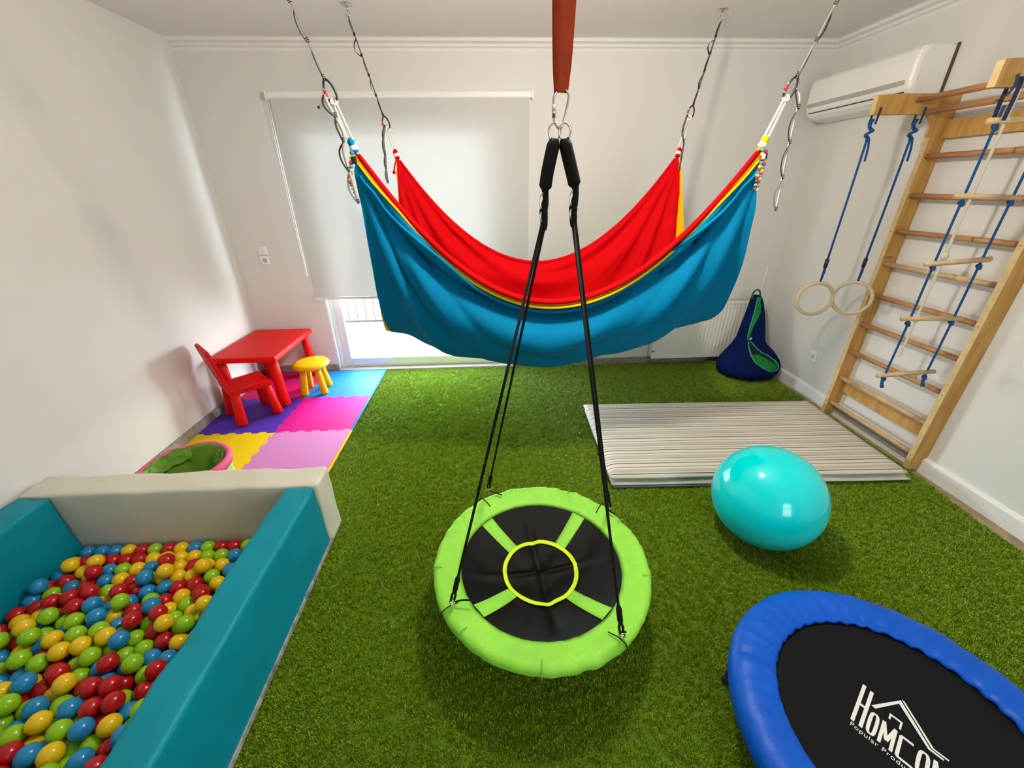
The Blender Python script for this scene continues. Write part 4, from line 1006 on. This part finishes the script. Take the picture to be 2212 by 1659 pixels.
    for q in range(n_t):
        i0, i1 = int(40*q/n_t), int(40*(q+1)/n_t); bl_ = .02 if key in ('nl', 'nr') else .008
        seg = P[i0:i1+1]; m0 = len(seg)
        if q == n_t-1: bl_ *= 1.2
        pts = [p+Vector((-bl_*math.sin(PI*i/(m0-1))**.8*(1 if (key in ('nr', 'fl') or q % 2 == 0) else 1), -.003, 0)) for i, p in enumerate(seg)]
        ribbon('tail_loop', pts, .011, .0018, (.35, 1, 0), WEBE if q < n_t-1 else WEBB, ds, True)
        pt = P[i1]; bm = bmesh.new()
        for t_ in range(3): a_box(bm, pt+Vector((0, -.002, .004+t_*.007)), (.0135, .004, .0022))
        fin(bm, 'bar_tack', WEBE, ds)

# ================================================================== BLUE BAG IN THE CORNER
NAVY = M('navy_fabric', (.002, .009, .070), .85, .08, var=.2, vscale=6, sheen=0, bump=.1, bscale=200); GRN = M('green_lining', (.004, .19, .035), .75, .2, var=.15, vscale=10); PIPE = M('green_piping', (.05, .36, .19), .7, .2)
bg_ = tag(empty('pod_swing_bag', (2.555, 3.60, 0)), 'navy blue fabric pod swing bag with green lining slumped in the corner', 'bag')
secs = [(.0, 0, 0, .19, .16), (.025, 0, 0, .265, .215), (.07, 0, 0, .295, .24), (.13, .0, .0, .298, .235), (.19, .005, .01, .275, .21), (.25, .0, .02, .225, .175), (.31, -.012, .035, .165, .14), (.37, -.012, .05, .128, .115), (.45, .0, .07, .118, .10), (.54, .006, .09, .102, .08), (.63, .008, .11, .084, .06), (.71, .006, .13, .066, .045), (.76, .0, .14, .050, .032), (.78, -.006, .142, .02, .012)]
bm = bmesh.new(); rows = []; nn = 56
for z, ox, oy, rx, ry in secs:
    row = []
    for k in range(nn):
        a = 2*PI*k/nn; f = 1+.05*N1(math.cos(a)*1.6, math.sin(a)*1.6, z*5)+.035*math.sin(a*9+z*6)*(1 if z > .12 else .3)
        row.append(bm.verts.new((ox+rx*f*math.cos(a), oy+ry*f*math.sin(a), z)))
    rows.append(row)
for A, B in zip(rows, rows[1:]):
    for k in range(nn): bm.faces.new((A[k], A[(k+1) % nn], B[(k+1) % nn], B[k]))
bm.faces.new(rows[0][::-1]); bm.faces.new(rows[-1])
bag = fin(bm, 'fabric_body', NAVY, bg_, True)
bv = BVHTree.FromPolygons([v.co.copy() for v in bag.data.vertices], [tuple(p.vertices) for p in bag.data.polygons])
def onbag(u, v, lift=.004):
    d = ray(u, v).normalized(); o = CAM-Vector(bg_.location); h = bv.ray_cast(o, d)
    if h[0] is None:
        h = bv.find_nearest(o+d*((3.55)/d.y*1.0)); p = h[0]
    else: p = h[0]
    return p-d*lift
strip_l = [(1637, 642), (1634, 655), (1630, 672), (1625, 690), (1620, 706), (1616, 722), (1615, 735)]
strip_r = [(1655, 642), (1651, 656), (1646, 673), (1637, 690), (1628, 706), (1622, 722), (1620, 735)]
bm = bmesh.new(); rws = [[bm.verts.new(onbag(*Vector(p).lerp(Vector(q), k/4), .010)) for k in range(5)] for p, q in zip(strip_l, strip_r)]
for A, B in zip(rws, rws[1:]):
    for k in range(4): bm.faces.new((A[k], A[k+1], B[k+1], B[k]))
g = bmesh.ops.extrude_face_region(bm, geom=bm.faces[:])
for v in [q for q in g['geom'] if isinstance(q, bmesh.types.BMVert)]: v.co.y += .006
fin(bm, 'lining_flap', GRN, bg_, True)
tube('piping', [onbag(*p, .009) for p in strip_l], .004, PIPE, bg_, 6)
ol = [(1617, 737), (1617, 750), (1622, 768), (1633, 785), (1650, 797), (1666, 803), (1678, 800), (1683, 791), (1676, 780), (1660, 769), (1645, 762), (1634, 752), (1625, 741)]
tube('piping', [onbag(*p, .009) for p in ol], .005, PIPE, bg_, 6, True)
ctr = onbag(1648, 782, .003)
def patch(name, pts, mat, lift, cpx):
    bm = bmesh.new(); c0 = bm.verts.new(onbag(*cpx, lift)); nr = 6; rings = []
    dense = []
    for i in range(len(pts)):
        p, q = Vector(pts[i]), Vector(pts[(i+1) % len(pts)]); dense += [p, p.lerp(q, .5)]
    for k in range(1, nr+1): rings.append([bm.verts.new(onbag(*Vector(cpx).lerp(p, k/nr), lift)) for p in dense])
    n = len(dense)
    for i in range(n): bm.faces.new((c0, rings[0][i], rings[0][(i+1) % n]))
    for A, B in zip(rings, rings[1:]):
        for i in range(n): bm.faces.new((A[i], B[i], B[(i+1) % n], A[(i+1) % n]))
    g = bmesh.ops.extrude_face_region(bm, geom=bm.faces[:])
    for v in [q for q in g['geom'] if isinstance(q, bmesh.types.BMVert)]: v.co.y += .008
    return fin(bm, name, mat, bg_, True)
patch('opening_lining', ol, GRN, .006, (1645, 778))
patch('opening_gap', [(1619, 739), (1620, 752), (1626, 766), (1640, 766), (1656, 771), (1668, 780), (1676, 788), (1668, 774), (1648, 764), (1634, 754), (1625, 743)], M('bag_dark', (.004, .006, .02), .9), .009, (1631, 760))
t0 = Vector((-.006, .14, .76))
tube('hanging_loop', smoothpts([t0+Vector((-.035, -.01, -.02)), t0+Vector((-.038, 0, .03)), t0+Vector((-.012, 0, .065)), t0+Vector((.02, 0, .06)), t0+Vector((.042, 0, .01)), t0+Vector((.048, 0, -.05))], 22), .0095, M('loop_green', (.01, .12, .03), .8), bg_, 8)
bm = bmesh.new(); a_box(bm, onbag(1622, 732, .008), (.012, .006, .028), .002, rot=Matrix.Rotation(.5, 4, 'Y')); fin(bm, 'label', M('white_label', (.8, .8, .8), .6), bg_)
